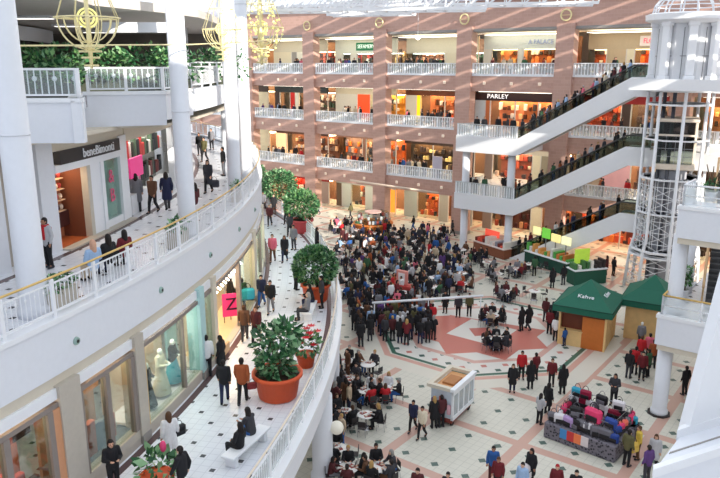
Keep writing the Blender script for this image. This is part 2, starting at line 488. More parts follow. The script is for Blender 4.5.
# ================================================================== left wing, middle level shop windows
def shop_bay(y0, y1, z, r, h, spec, label, deep=1.7, back=(214, 200, 184), lamp=LAMPC, floor=(200, 190, 180), sill=.55, sillm=BEIGE):
    """glazed shop bay in the curved wall. spec: list of (fraction, pane kind)."""
    f0, f1 = arc_phi(r, y0), arc_phi(r, y1); fm = (f0 + f1) / 2
    t = thing('shop_window', label, 'shop window', pol(r - .1, fm, z))
    m = MB().use(sillm).arc(r - .3, r + .02, z, z + sill, f0, f1); m.build('sill_wall', t)
    m = MB().use(paint(*back)).arc(r - deep, r - deep + .1, z, z + h, f0, f1); m.build('back_wall', t)
    m = MB().use(paint(*floor)).arc(r - deep, r - .3, z + sill - .1, z + sill - .02, f0, f1); m.build('display_floor', t)
    m = MB().use(lamp); m.arc(r - deep + .3, r - .35, z + h - .12, z + h - .06, f0 + .008, f1 - .008); m.build('ceiling_lamp', t)
    m = MB().use(TAUPE)
    m.arc(r - .14, r + .0, z + h - .14, z + h, f0, f1)
    m.build('head_frame', t)
    a = f0
    for w, kind in spec:
        b = a + (f1 - f0) * w
        if kind == 'g':
            m = MB().use(GLASS).arc(r - .07, r - .055, z + sill, z + h - .14, a, b, 4); m.build('glass_pane', t)
        elif kind == 'post':
            m = MB().use(TAUPE).arc(r - .16, r + .03, z + sill, z + h - .14, a, b, 1); m.build('mullion', t)
        elif isinstance(kind, tuple):
            m = MB().use(paint(*kind)).arc(r - .14, r + .03, z + sill, z + h - .14, a, b, 2); m.build('wall_panel', t)
        a = b
    return t
BAYH = 3.3
def pier(y0, y1, m_=None, z=5.5, r=R2, h=3.75, label=None):
    m = MB().use(m_ or BEIGE).arc(r - .5, r + .08, z, z + h, arc_phi(r, y0), arc_phi(r, y1), 3)
    m.use(GREYST).arc(r - .5, r + .12, z, z + .3, arc_phi(r, y0), arc_phi(r, y1), 3)
    struct('pillar', m, label)
pier(13.4, 14.2); pier(17.3, 18.1); pier(20.75, 21.25); 
w1 = shop_bay(10.4, 13.4, 5.5, R2, BAYH, [(.46, 'g'), (.06, 'post'), (.42, 'g'), (.06, 'post')], 'shop window glowing pink behind the lowest glass', back=(196, 132, 110), lamp=LAMPW)
w2 = shop_bay(14.2, 17.3, 5.5, R2, BAYH, [(.04, 'post'), (.36, 'g'), (.06, 'post'), (.4, 'g'), (.06, 'post'), (.08, (206, 150, 112))], 'shop window with orange back wall and tan mullions', back=(206, 122, 84), lamp=LAMPW, floor=(120, 120, 130))
w3 = shop_bay(18.1, 20.75, 5.5, R2, BAYH, [(.05, 'post'), (.38, 'g'), (.07, 'post'), (.42, 'g'), (.08, 'post')], 'dim shop window with peach display between two stone pillars', back=(186, 146, 122), floor=(110, 118, 132), lamp=LAMPW)
w4 = shop_bay(21.25, 25.6, 5.5, R2, BAYH, [(.03, (206, 178, 130)), (.62, 'g'), (.02, 'post'), (.33, 'g')], 'pale bridal shop window with four mannequins', back=(216, 190, 170), floor=(226, 214, 216), lamp=LAMPC, sill=.4, sillm=BEIGE)
pier(25.6, 26.1, paint(176, 212, 214))
w5 = shop_bay(26.1, 27.1, 5.5, R2, BAYH, [(1, 'g')], 'narrow aqua shop window beside the bright doorway', back=(170, 206, 208), sill=.3)
pier(27.1, 27.5, CREAM)
w6 = shop_bay(27.5, 35.0, 5.5, R2, BAYH, [(.5, 'n'), (.04, 'post'), (.46, 'g')], 'bright beige open shop doorway with a string of lights', back=(222, 204, 176), lamp=LAMPW, floor=(206, 186, 150), sill=.06)
pier(35.0, 35.8, CREAM)
w7 = shop_bay(35.8, 41.5, 5.5, R2, BAYH, [(.48, 'g'), (.04, 'post'), (.48, 'g')], 'pale shop window beyond the beige doorway', back=(206, 196, 178))
pier(41.5, 42.5, CREAM)
w8 = shop_bay(42.5, 52, 5.5, R2, BAYH, [(.48, 'g'), (.04, 'post'), (.48, 'g')], 'long shop window where the middle gallery curves away', back=(190, 180, 164))
# racks inside those windows
def arc_items(t, r, y0, y1, z, n, cols, name, size=(.35, .5), rnd=random.Random(3)):
    m = MB()
    for i in range(n):
        y = y0 + (y1 - y0) * (i + .5) / n; c = ARC(r, y, z); f = arc_phi(r, y)
        k = MB(frame(c, f))
        m.xf = k.xf; m.use(paint(*rnd.choice(cols)))
        w, h = size[0] * rnd.uniform(.6, 1.2), size[1] * rnd.uniform(.6, 1.3)
        m.rbox(-.1, .1, -w / 2, w / 2, 0, h, .03)
    o = m.build(name, t); o['kind'] = 'stuff'; return o
arc_items(w1, R2 -.65, 10.6, 13.2, 6.0, 7, [(232, 150, 150), (240, 190, 170), (60, 40, 44), (200, 60, 50)], 'merchandise', (.5, 1.2))
arc_items(w2, R2 -.65, 14.4, 17.1, 6.0, 6, [(210, 120, 110), (70, 60, 66), (226, 170, 150), (180, 60, 40)], 'merchandise', (.5, 1.1))
arc_items(w2, R2 - .75, 14.4, 17.1, 8.0, 5, [(60, 40, 40), (170, 70, 40)], 'shelf_display', (.6, .6))
arc_items(w3, R2 -.65, 18.3, 20.5, 6.0, 6, [(216, 170, 146), (190, 110, 96), (120, 130, 146)], 'merchandise', (.5, .9))
arc_items(w3, R2 - .75, 18.3, 20.5, 8.0, 4, [(70, 60, 60), (214, 150, 110)], 'shelf_display', (.6, .5))
arc_items(w4, R2 - .9, 21.6, 25.2, 5.92, 9, [(228, 190, 196), (220, 220, 224), (206, 160, 170)], 'merchandise', (.35, .18))
m = MB()
for i in range(9):
    y = 21.6 + i * .44; c = ARC(R2 - .5, y, 8.5); m.use(LAMPC).ball(c, .07, 8, 6)
    m.use(DARK).cone((c[0], c[1], 8.55), (c[0], c[1], 8.7), .02, .05, 8)
tag(m.build('track_lamp_string', w4), kind='stuff')
m = MB()
for i in range(24):
    y = 27.7 + i * .22; c = ARC(R2 - .2, y, 8.35 - .12 * (i % 2)); m.use(LAMPC).ball(c, .05, 6, 4); m.use(DARK).cone((c[0], c[1], c[2] + .04), (c[0], c[1], 8.66), .008, .008, 4)
tag(m.build('light_string', w6), kind='stuff')
o = MB(frame(ARC(R2 + .0, 28.0, 5.5), arc_phi(R2, 28.0))).use(TAN).rbox(.1, .22, -.45, .45, .08, .5, .02).build('doorway_plaque'); tag(o, 'small tan box sign on floor at the beige doorway', 'sign')

# ================================================================== left wing, upper level
f = lambda y: arc_phi(R3, y)
def seg(name, y0, y1, z0, z1, m_, r0=R3 - .3, r1=R3, label=None):
    m = MB().use(m_).arc(r0, r1, z0, z1, arc_phi(r1, y0), arc_phi(r1, y1), max(1, int((y1 - y0) / 1.2))); return struct(name, m, label)
seg('wall_gallery', 8, 21.2, 11, 15.3, GREYST, label='grey panelled wall behind the near white column')
seg('pillar', 21.2, 22.2, 11, 15.3, WHITE); seg('wall_recess', 22.2, 24.0, 11, 15.3, mat('greige', (176, 168, 158), .6), R3 - .6, R3 - .4)
seg('pillar', 24.0, 24.9, 11, 15.3, WHITE)
st = thing('storefront', 'white storefront with black name board and brown lit doorway', 'shop', ARC(R3, 27, 11))
zb = 11
def sp(name, y0, y1, z0, z1, m_, r0=R3 - .22, r1=R3): return MB().use(m_).arc(r0, r1, z0, z1, f(y0), f(y1), 3).build(name, st)
sp('name_board', 25.2, 29.8, 14.12, 14.62, DARK, R3 - .2, R3 + .08)
sp('head_panel', 24.9, 30.2, 13.85, 14.12, WHITE2, R3 - .25, R3 + .05); sp('head_panel', 24.9, 30.4, 14.62, 15.3, CREAM)
sp('pillar_panel', 27.2, 28.0, 11, 13.85, WHITE2); sp('door_jamb', 26.95, 27.2, 11, 13.85, paint(196, 190, 178), R3 - .25, R3 + .03)
sp('pillar_panel', 28.0, 28.25, 11, 13.85, WHITE2, R3 - .22, R3 + .06); sp('pillar_panel', 29.75, 30.5, 11, 14.7, WHITE2, R3 - .4, R3 + .06)
sp('sill', 28.25, 29.75, 11, 11.35, WHITE2); sp('mint_backing', 28.25, 29.75, 11.35, 13.85, paint(176, 200, 190), R3 - .3, R3 - .26); sp('glass_pane', 28.25, 29.75, 11.35, 13.85, GLASS, R3 - .08, R3 - .06)
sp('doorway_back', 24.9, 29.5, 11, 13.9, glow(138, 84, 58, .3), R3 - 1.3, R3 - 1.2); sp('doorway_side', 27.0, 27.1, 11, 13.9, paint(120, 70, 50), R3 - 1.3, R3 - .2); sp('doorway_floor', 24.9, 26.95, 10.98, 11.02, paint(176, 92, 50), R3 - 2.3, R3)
sp('threshold', 24.9, 30.4, 11.0, 11.06, BEIGE, R3 - .05, R3 + .35)
sp('counter', 25.0, 26.95, 11.5, 12.1, paint(70, 34, 32), R3 - 1.2, R3 - .9); sp('ceiling_lamp', 25.1, 26.8, 13.8, 13.84, LAMPW, R3 - 1.0, R3 - .4)
m = MB()
for k in range(4):
    m.use(paint(206, 176, 150)); m.arc(R3 - 1.2, R3 - .9, 12.1 + k * .42, 12.14 + k * .42, f(25.1), f(26.8), 2)
for k in range(4):
    for j in range(8):
        y = 25.15 + j * .24; c = ARC(R3 - 1.05, y, 12.14 + k * .42); m.use(paint(*random.choice([(230, 214, 196), (170, 60, 60), (90, 50, 60), (236, 170, 160)]))); m.ball((c[0], c[1], c[2] + .12), .1, 8, 5, (1, 1, 1.2))
tag(m.build('shelf_stock', st), kind='stuff')
lettering('beneBimonti', .5, arc_m(R3 + .1, 27.9, 14.36), WHITE2, st, 'lettering', width=2.5)
m = MB().use(paint(226, 90, 130))
lettering('&\nB', .8, arc_m(R3 - .04, 29.0, 12.7), paint(226, 90, 130), st, 'pink_window_lettering')
# far open shop and rest of the gallery
st2 = thing('storefront', 'open white shop with pink display beyond the black name board', 'shop', ARC(R3, 34, 11))
def sp2(name, y0, y1, z0, z1, m_, r0=R3 - .22, r1=R3): return MB().use(m_).arc(r0, r1, z0, z1, f(y0), f(y1), 3).build(name, st2)
sp2('back_wall', 30.5, 38, 11, 14.4, paint(150, 152, 146), R3 - 1.1, R3 - 1.0); sp2('header', 30.5, 38, 14.4, 15.3, CREAM); sp2('pink_poster', 31.4, 33, 12.6, 13.5, glow(230, 70, 140, .4), R3 - .3, R3 - .2)
sp2('counter', 31, 33.6, 11, 11.9, WHITE2, R3 - .6, R3 - .1); sp2('counter', 34.4, 37, 11, 12.0, WHITE2, R3 - .6, R3 - .1); sp2('ceiling_lamp', 30.8, 37.6, 14.75, 14.8, LAMPC, R3 - .9, R3 - .3)
arc_items(st2, R3 - .7, 30.6, 38, 13.3, 20, [(200, 60, 60), (60, 70, 60), (230, 226, 220), (90, 110, 90), (40, 44, 50)], 'merchandise', (.34, .8))
arc_items(st2, R3 - .75, 30.6, 38, 12.1, 22, [(120, 60, 60), (60, 70, 60), (230, 226, 220), (220, 120, 160), (40, 44, 50)], 'merchandise', (.3, .7))
seg('pillar', 38, 39, 11, 15.3, WHITE)
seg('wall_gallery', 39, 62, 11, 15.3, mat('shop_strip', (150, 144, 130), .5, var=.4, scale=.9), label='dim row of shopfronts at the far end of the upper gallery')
mb = MB().use(CREAM).arc(38, R2 - 3.6, 15.15, 15.3, arc_phi(R2, 9), arc_phi(R2, 75)); struct('ceiling_gallery', mb, 'cream ceiling over the upper gallery shops')

# ---- top level of the left wing: stepped balcony, soffit, back wall
TOPZ = 16.5
R4 = R2 - 1.55
poly = [(-34, 20.2), (-8.7, 22.2), (-9.1, 23.0), (-10.4, 27.2), (-7.75, 28.3), (-7.45, 30.2)]
poly += [pol(R4, arc_phi(R4, 31 + i * 3.0), 0)[:2] for i in range(0, 16)] + [(-34, 80)]
mb = MB().use(M_WALK2).prism(poly, TOPZ - .4, TOPZ); struct('floor_top_gallery', mb, 'top gallery floor of the left wing')
def fascia(a, b, z0, z1, m_, name, th=.3, label=None):
    d = Vector((b[0] - a[0], b[1] - a[1], 0)); L = d.length; ang = math.atan2(d.y, d.x)
    m = MB(frame((a[0], a[1], 0), ang)).use(m_).box(0, L, -.02, th, z0, z1); m.use(WHITE2).box(0, L + .02, -.07, th, z1 - .04, z1 + .09)
    return struct(name, m, label)
fascia((-20, 21.3), (-8.7, 22.2), 15.25, 16.55, WHITE, 'trim_top_balcony'); fascia((-8.7, 22.2), (-9.1, 23.0), 15.25, 16.55, WHITE, 'trim_top_balcony')
fascia((-10.6, 27.15), (-7.7, 28.2), 15.3, 16.55, WHITE, 'trim_top_balcony'); fascia((-7.7, 28.2), (-7.3, 31), 15.5, 16.55, WHITE, 'trim_top_balcony'); fascia((-9.1, 23.0), (-10.6, 27.15), 15.3, 16.55, WHITE, 'trim_top_balcony')
mb = MB().use(CREAM).prism([(-34, 20.6), (-8.9, 22.5), (-10.6, 27.4), (-8, 28.6), (-7.5, 31), (-7.4, 45), (-34, 60)], 15.2, 15.3); struct('ceiling_upper_gallery', mb)
mb = MB().use(WHITE).arc(R4 - .3, R4, 15.65, 16.6, arc_phi(R4, 31), arc_phi(R4, 75)); struct('trim_top_gallery', mb)
# straight white railings of the top level
def straight_rail(a, b, z, label, handm=WHITE2, hh=.95, nb=None):
    d = Vector((b[0] - a[0], b[1] - a[1], 0)); L = d.length; ang = math.atan2(d.y, d.x); fr = frame((a[0], a[1], z), ang)
    t = thing('balcony_railing', label, 'railing', (a[0], a[1], z))
    MB(fr).use(handm).rbox(0, L, .03, .12, hh - .07, hh, .015).build('handrail', t)
    MB(fr).use(WHITE2).box(0, L, .05, .1, .1, .16).build('bottom_rail', t)
    n = max(2, round(L / 1.9))
    for i in range(n + 1): MB(fr).use(WHITE2).rbox(L * i / n - .06, L * i / n + .06, .02, .14, 0, hh, .012).build('post', t)
    m = MB(fr).use(WHITE2); k = nb or int(L / .2)
    for i in range(k):
        x = L * (i + .5) / k; m.box(x - .016, x + .016, .06, .09, .14, hh - .06)
        if i % 3 == 1: m.ball((x, .075, hh * .66), .085, 7, 5, (1, .25, 1))
    m.build('baluster_lattice', t)
    MB(fr).use(frosted('thin_frost', .12)).box(0, L, .045, .05, .16, hh - .06).build('glass_panel', t)
    return t
straight_rail((-20, 21.45), (-8.8, 22.3), 16.6, 'white balcony railing on the near step of the top gallery')
straight_rail((-10.4, 27.35), (-7.8, 28.35), 16.6, 'white balcony railing behind the first gold lantern')
straight_rail((-7.75, 28.5), (-7.4, 31.0), 16.6, 'short white balcony railing between the round columns')
t = curved_rail('gallery_railing', 'white railing along the far curve of the top gallery', R4 - .15, 16.6, arc_phi(R4, 31.2), arc_phi(R4, 74), 0, WHITE2)
mb = MB().use(mat('soffit_taupe', (206, 198, 190), .7)).prism([(-40, 20.5), (-9.3, 21.3), (-9.8, 27), (-8.2, 31)] + [pol(R4 - .4, arc_phi(R4, 34 + i * 4), 0)[:2] for i in range(11)] + [(-40, 82)], 19.75, 20.1); struct('ceiling_top_gallery', mb, 'grey brown soffit over the top gallery')
for i, (y, r) in enumerate(((22.5, 54), (27, 52), (33, 50.5), (40, 50), (48, 50))):  # glowing panels added to brighten the top gallery
    t = thing('soffit_fill_panel', f'white light panel in the soffit of the top gallery, {ordn(i)} along from the near column', 'fill light', ARC(r, y, 19.7), 'soffit light panels')
    f_ = arc_phi(r, y); MB(frame(ARC(r, y, 19.64), f_)).use(WHITE2).box(-1.1, 1.1, -.35, .35, 0, .11).build('frame', t); MB(frame(ARC(r, y, 19.62), f_)).use(mat('fill_panel_glow', (255, 248, 238), emit=2.0)).box(-1.0, 1.0, -.27, .27, 0, .03).build('diffuser', t)
mb = MB().use(WHITE).prism([(-40, 20.3), (-9.2, 21.1), (-9.2, 21.3), (-40, 20.5)], 19.7, 22); 
mb.use(WHITE); struct('trim_soffit', mb)
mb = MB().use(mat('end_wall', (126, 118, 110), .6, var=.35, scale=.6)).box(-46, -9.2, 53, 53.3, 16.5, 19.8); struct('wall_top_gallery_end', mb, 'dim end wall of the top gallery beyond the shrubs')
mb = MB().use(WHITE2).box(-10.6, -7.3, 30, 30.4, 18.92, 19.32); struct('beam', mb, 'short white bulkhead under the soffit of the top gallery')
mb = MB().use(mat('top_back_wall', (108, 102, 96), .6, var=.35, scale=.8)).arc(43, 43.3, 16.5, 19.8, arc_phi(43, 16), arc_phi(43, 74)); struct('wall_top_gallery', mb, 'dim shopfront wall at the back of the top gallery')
for y0, y1, zz in ((33, 46, 18.9), (20, 23, 18.9)):
    m = MB().use(WHITE2).arc(47, 47.3, zz, zz + .75, arc_phi(47, y0), arc_phi(47, y1)); struct('beam', m, 'white bulkhead under the soffit of the top gallery')
# ================================================================== brown facade across the atrium
PITCH_F = 10.4; CW = .85
LV = [0, 5.5, 11, 16.5]
bays = [(-3, -2), (-2, -1), (-1, 0), (0, 1), (1, 2), (2, 3), (3, 4)]
PMIN, PMAX = -34, 45
def fbox(name, p0, p1, q0, q1, z0, z1, m_, parent=None):
    m = MB(FAC).use(m_).box(p0, p1, q0, q1, z0, z1)
    return m.build(name, parent)
for z in LV[1:]:
    m = MB(FAC).use(BEIGE).box(PMIN, PMAX, -9, .0, z - .45, z - .02)
    m.use(M_WALK2).box(PMIN, PMAX, -9, -.05, z - .02, z)
    struct('floor_far_gallery', m, None)
    m = MB(FAC).use(BRICK).box(PMIN, PMAX, -.35, .12, z - 1.55, z - .04)
    m.use(CREAM).box(PMIN, PMAX, -4.2, -.35, z - 1.55, z - 1.45)
    struct('wall_spandrel', m, f'brown tiled parapet band below far gallery level {LV.index(z)}')
m = MB(FAC).use(BRICK).box(PMIN, PMAX, -.4, .12, 20.9, 23.6); m.use(CREAM).box(PMIN, PMAX, -4.2, -.4, 20.6, 20.9); m.use(GREYST).box(PMIN, PMAX, -.4, .2, 20.7, 20.95)
struct('wall_top_spandrel', m, 'brown tiled wall above the top far gallery')
m = MB(FAC).use(GREYST).box(PMIN, PMAX, -9.3, -9, 0, 24); struct('wall_far', m)
for k in range(-3, 5):
    m = MB(FAC).use(BRICK).box(k * PITCH_F - CW, k * PITCH_F + CW, -.7, .45, 0, 21.2 if k != 9 else 20)
    m.use(GREYST).box(k * PITCH_F - CW - .04, k * PITCH_F + CW + .04, -.74, .5, 0, .35)
    struct('pillar', m, f'brown tiled pillar of the far facade, {ordn(k + 3)} along')
# small lamps on the bands
lamps = []
for z in (4.75, 10.25, 15.75):
    for a, b in bays[1:5]:
        for fr_ in (.22, .5, .78):
            p = (a + (b - a) * fr_) * PITCH_F
            m = MB(FAC).use(mat('sconce', (236, 216, 196), .4, emit=.25)); m.rbox(p - .16, p + .16, .12, .24, z - .16, z + .16, .04)
            o = m.build('wall_lamp'); lamps.append((o, 'small square cream lamp on the brown band', FAC(p, .1, z)))
# ring lamps at the column heads
for k in range(-1, 3):
    p = k * PITCH_F; c = FAC(p, .55, 21.9); pts = [FAC(p + .48 * math.cos(i * PI / 10), .55, 21.9 + .48 * math.sin(i * PI / 10)) for i in range(20)]
    t = thing('ring_ornament', f'round gold ring ornament at the head of a brown pillar, {ordn(k + 1)} along', 'ornament', c, 'ring ornaments')
    MB().use(BRASS).tube(pts, .075, 8, True).build('ring', t)
    MB().use(BRASS).tube([FAC(p - .5, .5, 21.9), FAC(p + .5, .5, 21.9)], .03).build('crossbar', t)
# bay railings
def bay_rail(p0, p1, q, z, label):
    t = thing('bay_railing', label, 'railing', FAC((p0 + p1) / 2, q, z))
    L = p1 - p0
    MB(FAC).use(WHITE2).box(p0, p1, q - .06, q + .06, z + 1.12, z + 1.2).build('handrail', t)
    MB(FAC).use(WHITE2).box(p0, p1, q - .1, q + .12, z - .06, z + .16).build('bottom_rail', t)
    n = max(2, round(L / 2.1))
    for i in range(n + 1):
        x = p0 + .08 + (L - .16) * i / n; MB(FAC).use(WHITE2).box(x - .08, x + .08, q - .06, q + .08, z, z + 1.2).build('post', t)
    m = MB(FAC).use(WHITE2); k = int(L / .3)
    for i in range(k):
        x = p0 + L * (i + .5) / k; m.box(x - .035, x + .035, q - .02, q + .02, z + .16, z + 1.12)
        if i % 2: m.ball((x, q, z + .75), .13, 6, 4, (1, .3, 1.2))
    m.build('baluster_lattice', t)
    MB(FAC).use(GLASSM).box(p0, p1, q - .05, q - .04, z + .16, z + 1.1).build('glass_panel', t)
LVN = ['ground', 'first', 'second', 'top']
for li, z in enumerate(LV):
    if li == 0: continue
    for bi, (a, b) in enumerate(bays):
        if bi == 4 and li < 3:                     # landing bay: the railing stands on the landing's edge instead
            bay_rail(19.4, b * PITCH_F - CW, .05, z, f'white latticed railing behind the escalator on the {LVN[li]} far gallery'); continue
        bay_rail(a * PITCH_F + CW, b * PITCH_F - CW, .05, z, f'white latticed railing on the {LVN[li]} far gallery, {ordn(bi)} bay along')

# ---- shopfronts. spec items: (width share, kind, colour); kinds: w wall, g lit display behind glass, d open doorway, p poster
def shop(bi, li, spec, head, headh=.8, text=None, textc=(240, 240, 240), lamp=LAMPW, label='', back=(120, 90, 70), goods=None, tw=None, tp=None, q=-3.9, seed=0, tsz=.62, board=None):
    a, b = bays[bi]; p0, p1 = a * PITCH_F + CW - .2, b * PITCH_F - CW + .2; z = LV[li]; H = 3.75; L = p1 - p0
    rn = random.Random(seed * 31 + bi * 7 + li)
    t = thing('storefront', label, 'shop', FAC((p0 + p1) / 2, q, z))
    hz = z + H - headh
    MB(FAC).use(paint(*head)).box(p0, p1, q - .15, q + .05, hz, z + H + .2).build('header', t)
    MB(FAC).use(paint(*back)).box(p0, p1, q - 3.2, q - 3.1, z, z + H).build('back_wall', t)
    MB(FAC).use(lamp).box(p0 + .3, p1 - .3, q - 2.6, q - .9, hz - .05, hz).build('ceiling_lamp', t)
    MB(FAC).use(mat('added_corridor_glow', (255, 244, 226), emit=2.6)).box(p0 + .8, p1 - .8, max(q + .3, -2.9), max(q + .9, -1.0), z + 3.88, z + 3.93).build('added_corridor_glow', t)  # glowing strip added to brighten the walkway before the shop
    x = p0; G = MB(FAC)
    for w, kind, c in spec:
        x1 = x + w * L
        if kind == 'w': MB(FAC).use(paint(*c)).box(x, x1, q - .2, q + .06, z, hz).build('wall_panel', t)
        elif kind == 'p':
            MB(FAC).use(paint(*c)).box(x, x1, q - .2, q + .02, z, hz).build('wall_panel', t)
        elif kind == 'l': MB(FAC).use(glow(*c, .9)).box(x, x1, q - .2, q + .08, z + .2, hz).build('lit_panel', t)
        else:
            MB(FAC).use(mat('back_%02x%02x%02x' % c, c, .6, var=.45, scale=1.7)).box(x, x1, q - 2.2, q - 2.1, z, hz).build('display_wall', t)
            if kind == 'g':
                MB(FAC).use(GLASS).box(x + .05, x1 - .05, q - .03, q - .01, z + .15, hz).build('glass_pane', t)
            cols = goods or [c, tuple(min(255, int(v * 1.5)) for v in c), tuple(int(v * .4) for v in c), (230, 220, 210), (60, 50, 50)]
            n = int((x1 - x) / .42)
            for i in range(n):
                xx = x + (x1 - x) * (i + .5) / n
                for zz in (z + .3, z + 1.15, z + 2.0):
                    if rn.random() < .85:
                        G.use(paint(*rn.choice(cols))); ww, hh = rn.uniform(.12, .2), rn.uniform(.3, .75)
                        qq = q - (1.9 if zz > z + 1 else rn.uniform(.6, 1.5))
                        G.rbox(xx - ww, xx + ww, qq - .15, qq + .15, zz, zz + hh, .03)
        MB(FAC).use(mat('mullion_paint', (206, 200, 192), .4)).box(x1 - .05, x1 + .05, q - .06, q + .07, z, hz).build('mullion', t)
        x = x1
    if G.v: tag(G.build('merchandise', t), kind='stuff')
    if board:
        bc = p0 + L * board[0]; MB(FAC).use(paint(*board[2])).rbox(bc - board[1] / 2, bc + board[1] / 2, q + .04, q + .12, z + H - headh / 2 - .4, z + H - headh / 2 + .5, .03).build('sign_board', t)
    if text:
        pc = p0 + L * (tp if tp is not None else .5)
        lettering(text, tsz, fac_m(pc, q + .14, z + H - headh / 2 + .05), glow(*textc, .8), t, 'sign_lettering', width=tw)
    return t
Wc = (226, 222, 206); O = (206, 124, 76); DK = (70, 54, 48); R_ = (190, 44, 34); CRM = (222, 212, 184)
# top level
shop(0, 3, [(.3, 'w', CRM), (.4, 'g', DK), (.3, 'w', CRM)], CRM, label='cream top level shop half hidden by columns')
shop(1, 3, [(.35, 'w', CRM), (.1, 'w', (150, 146, 140)), (.2, 'w', Wc), (.35, 'g', (150, 70, 60))], (206, 198, 176), 1.2, label='pale top level shop behind the yellow lantern')
shop(2, 3, [(.12, 'w', Wc), (.14, 'g', (170, 60, 60)), (.1, 'w', Wc), (.36, 'g', (176, 50, 44)), (.1, 'w', Wc), (.18, 'g', (140, 110, 70))], (220, 222, 206), 1.45, 'SEFAMERV', (226, 240, 226), lamp=LAMPC, label='white top level shop with green sign and red windows', tw=2.5, tp=.52, board=(.52, 3.0, (40, 130, 84)))
shop(3, 3, [(.55, 'g', (160, 100, 76)), (.02, 'w', CRM), (.26, 'w', (216, 208, 184)), (.17, 'g', (70, 96, 70))], (218, 212, 190), 1.5, lamp=LAMPC, label='cream top level shop with brown mirror window')
shop(4, 3, [(.1, 'w', Wc), (.32, 'g', O), (.06, 'w', Wc), (.52, 'g', (190, 100, 56))], (214, 218, 208), 1.2, 'A PALACE', (120, 128, 150), lamp=LAMPO, label='white top level shop with two orange lit windows', tw=2.6, tp=.68, q=-2.6)
shop(5, 3, [(.2, 'g', (180, 80, 40)), (.2, 'w', (190, 170, 140)), (.08, 'w', CRM), (.45, 'g', (210, 84, 40)), (.07, 'w', CRM)], (186, 168, 140), 1.3, 'FLOANE', (226, 60, 90), lamp=LAMPO, label='beige top level shop with red sign over orange window', tw=1.8, tp=.66, board=(.66, 2.5, (236, 226, 220)))
shop(6, 3, [(.5, 'g', O), (.5, 'w', CRM)], CRM, label='top level shop behind the lift tower dome')
# second level
shop(0, 2, [(.5, 'g', DK), (.5, 'w', CRM)], DK, label='dark second level shop behind the round columns')
shop(1, 2, [(.1, 'w', DK), (.2, 'd', (60, 50, 46)), (.1, 'p', (206, 44, 40)), (.06, 'w', Wc), (.54, 'd', (110, 90, 84))], (52, 60, 62), .75, label='dark second level shop with tall red banner', goods=[(60, 80, 60), (90, 60, 50), (200, 190, 180), (46, 70, 62)])
shop(2, 2, [(.38, 'w', Wc), (.2, 'l', (236, 70, 30)), (.05, 'w', (230, 210, 160)), (.37, 'g', (220, 150, 50))], CRM, .7, label='cream second level shop with bright red lit panel')
shop(3, 2, [(.17, 'w', Wc), (.05, 'l', (250, 200, 30)), (.35, 'd', (190, 116, 76)), (.28, 'd', (160, 70, 36)), (.15, 'w', (110, 84, 84))], (110, 58, 32), .6, lamp=LAMPO, label='second level cafe with yellow stripe and brown header')
shop(4, 2, [(.13, 'w', (200, 206, 206)), (.06, 'w', (200, 110, 60)), (.3, 'd', (216, 136, 96)), (.27, 'd', (190, 110, 60)), (.24, 'd', (200, 120, 80))], (52, 30, 30), .75, 'PARLEY', (250, 240, 240), lamp=LAMPO, label='orange lit second level shop with white letters on dark header', tw=2.3, tp=.28, q=-1.2)
shop(5, 2, [(.4, 'g', (206, 80, 50)), (.1, 'w', DK), (.5, 'g', (96, 66, 60))], (140, 28, 32), .8, label='second level shop with red header beside the escalator')
shop(6, 2, [(.5, 'g', O), (.5, 'd', DK)], (150, 90, 50), label='orange second level shop beyond the lift tower')
# first level
shop(0, 1, [(.5, 'g', O), (.5, 'w', CRM)], CRM, label='bright first level shop beside the curved gallery')
shop(1, 1, [(.2, 'l', (250, 200, 150)), (.8, 'd', (120, 76, 56))], (96, 60, 44), .6, lamp=LAMPO, label='brown first level shop with grey figures in display', goods=[(60, 50, 50), (190, 186, 190), (120, 100, 90), (230, 190, 150)])
shop(2, 1, [(.46, 'd', (146, 124, 112)), (.06, 'w', (150, 110, 90)), (.48, 'g', (216, 112, 62))], (160, 120, 100), .5, lamp=LAMPO, label='first level shop with orange glowing window', goods=[(236, 110, 40), (150, 140, 150), (60, 50, 56), (240, 200, 170), (250, 140, 60)])
shop(3, 1, [(.42, 'd', (90, 66, 44)), (.3, 'd', (60, 44, 34)), (.12, 'w', (170, 150, 120)), (.16, 'w', (60, 46, 40))], (76, 56, 44), .6, lamp=LAMPW, label='dark first level shop with yellow lamps', goods=[(40, 34, 34), (240, 220, 150), (110, 90, 70), (60, 50, 50)])
shop(4, 1, [(.1, 'w', (150, 130, 120)), (.5, 'd', (150, 90, 76)), (.1, 'w', CRM), (.3, 'w', (150, 140, 120))], (206, 196, 178), .8, label='first level cinema front with reddish pictures', goods=[(150, 60, 50), (60, 50, 56), (220, 190, 170), (190, 90, 70)])
shop(5, 1, [(.25, 'w', (180, 160, 140)), (.3, 'w', (222, 170, 176)), (.45, 'd', DK)], (140, 104, 90), .7, label='first level shop with pink wall behind the escalator')
shop(6, 1, [(.5, 'd', DK), (.5, 'g', O)], (130, 90, 70), label='first level shop beyond the lift tower')
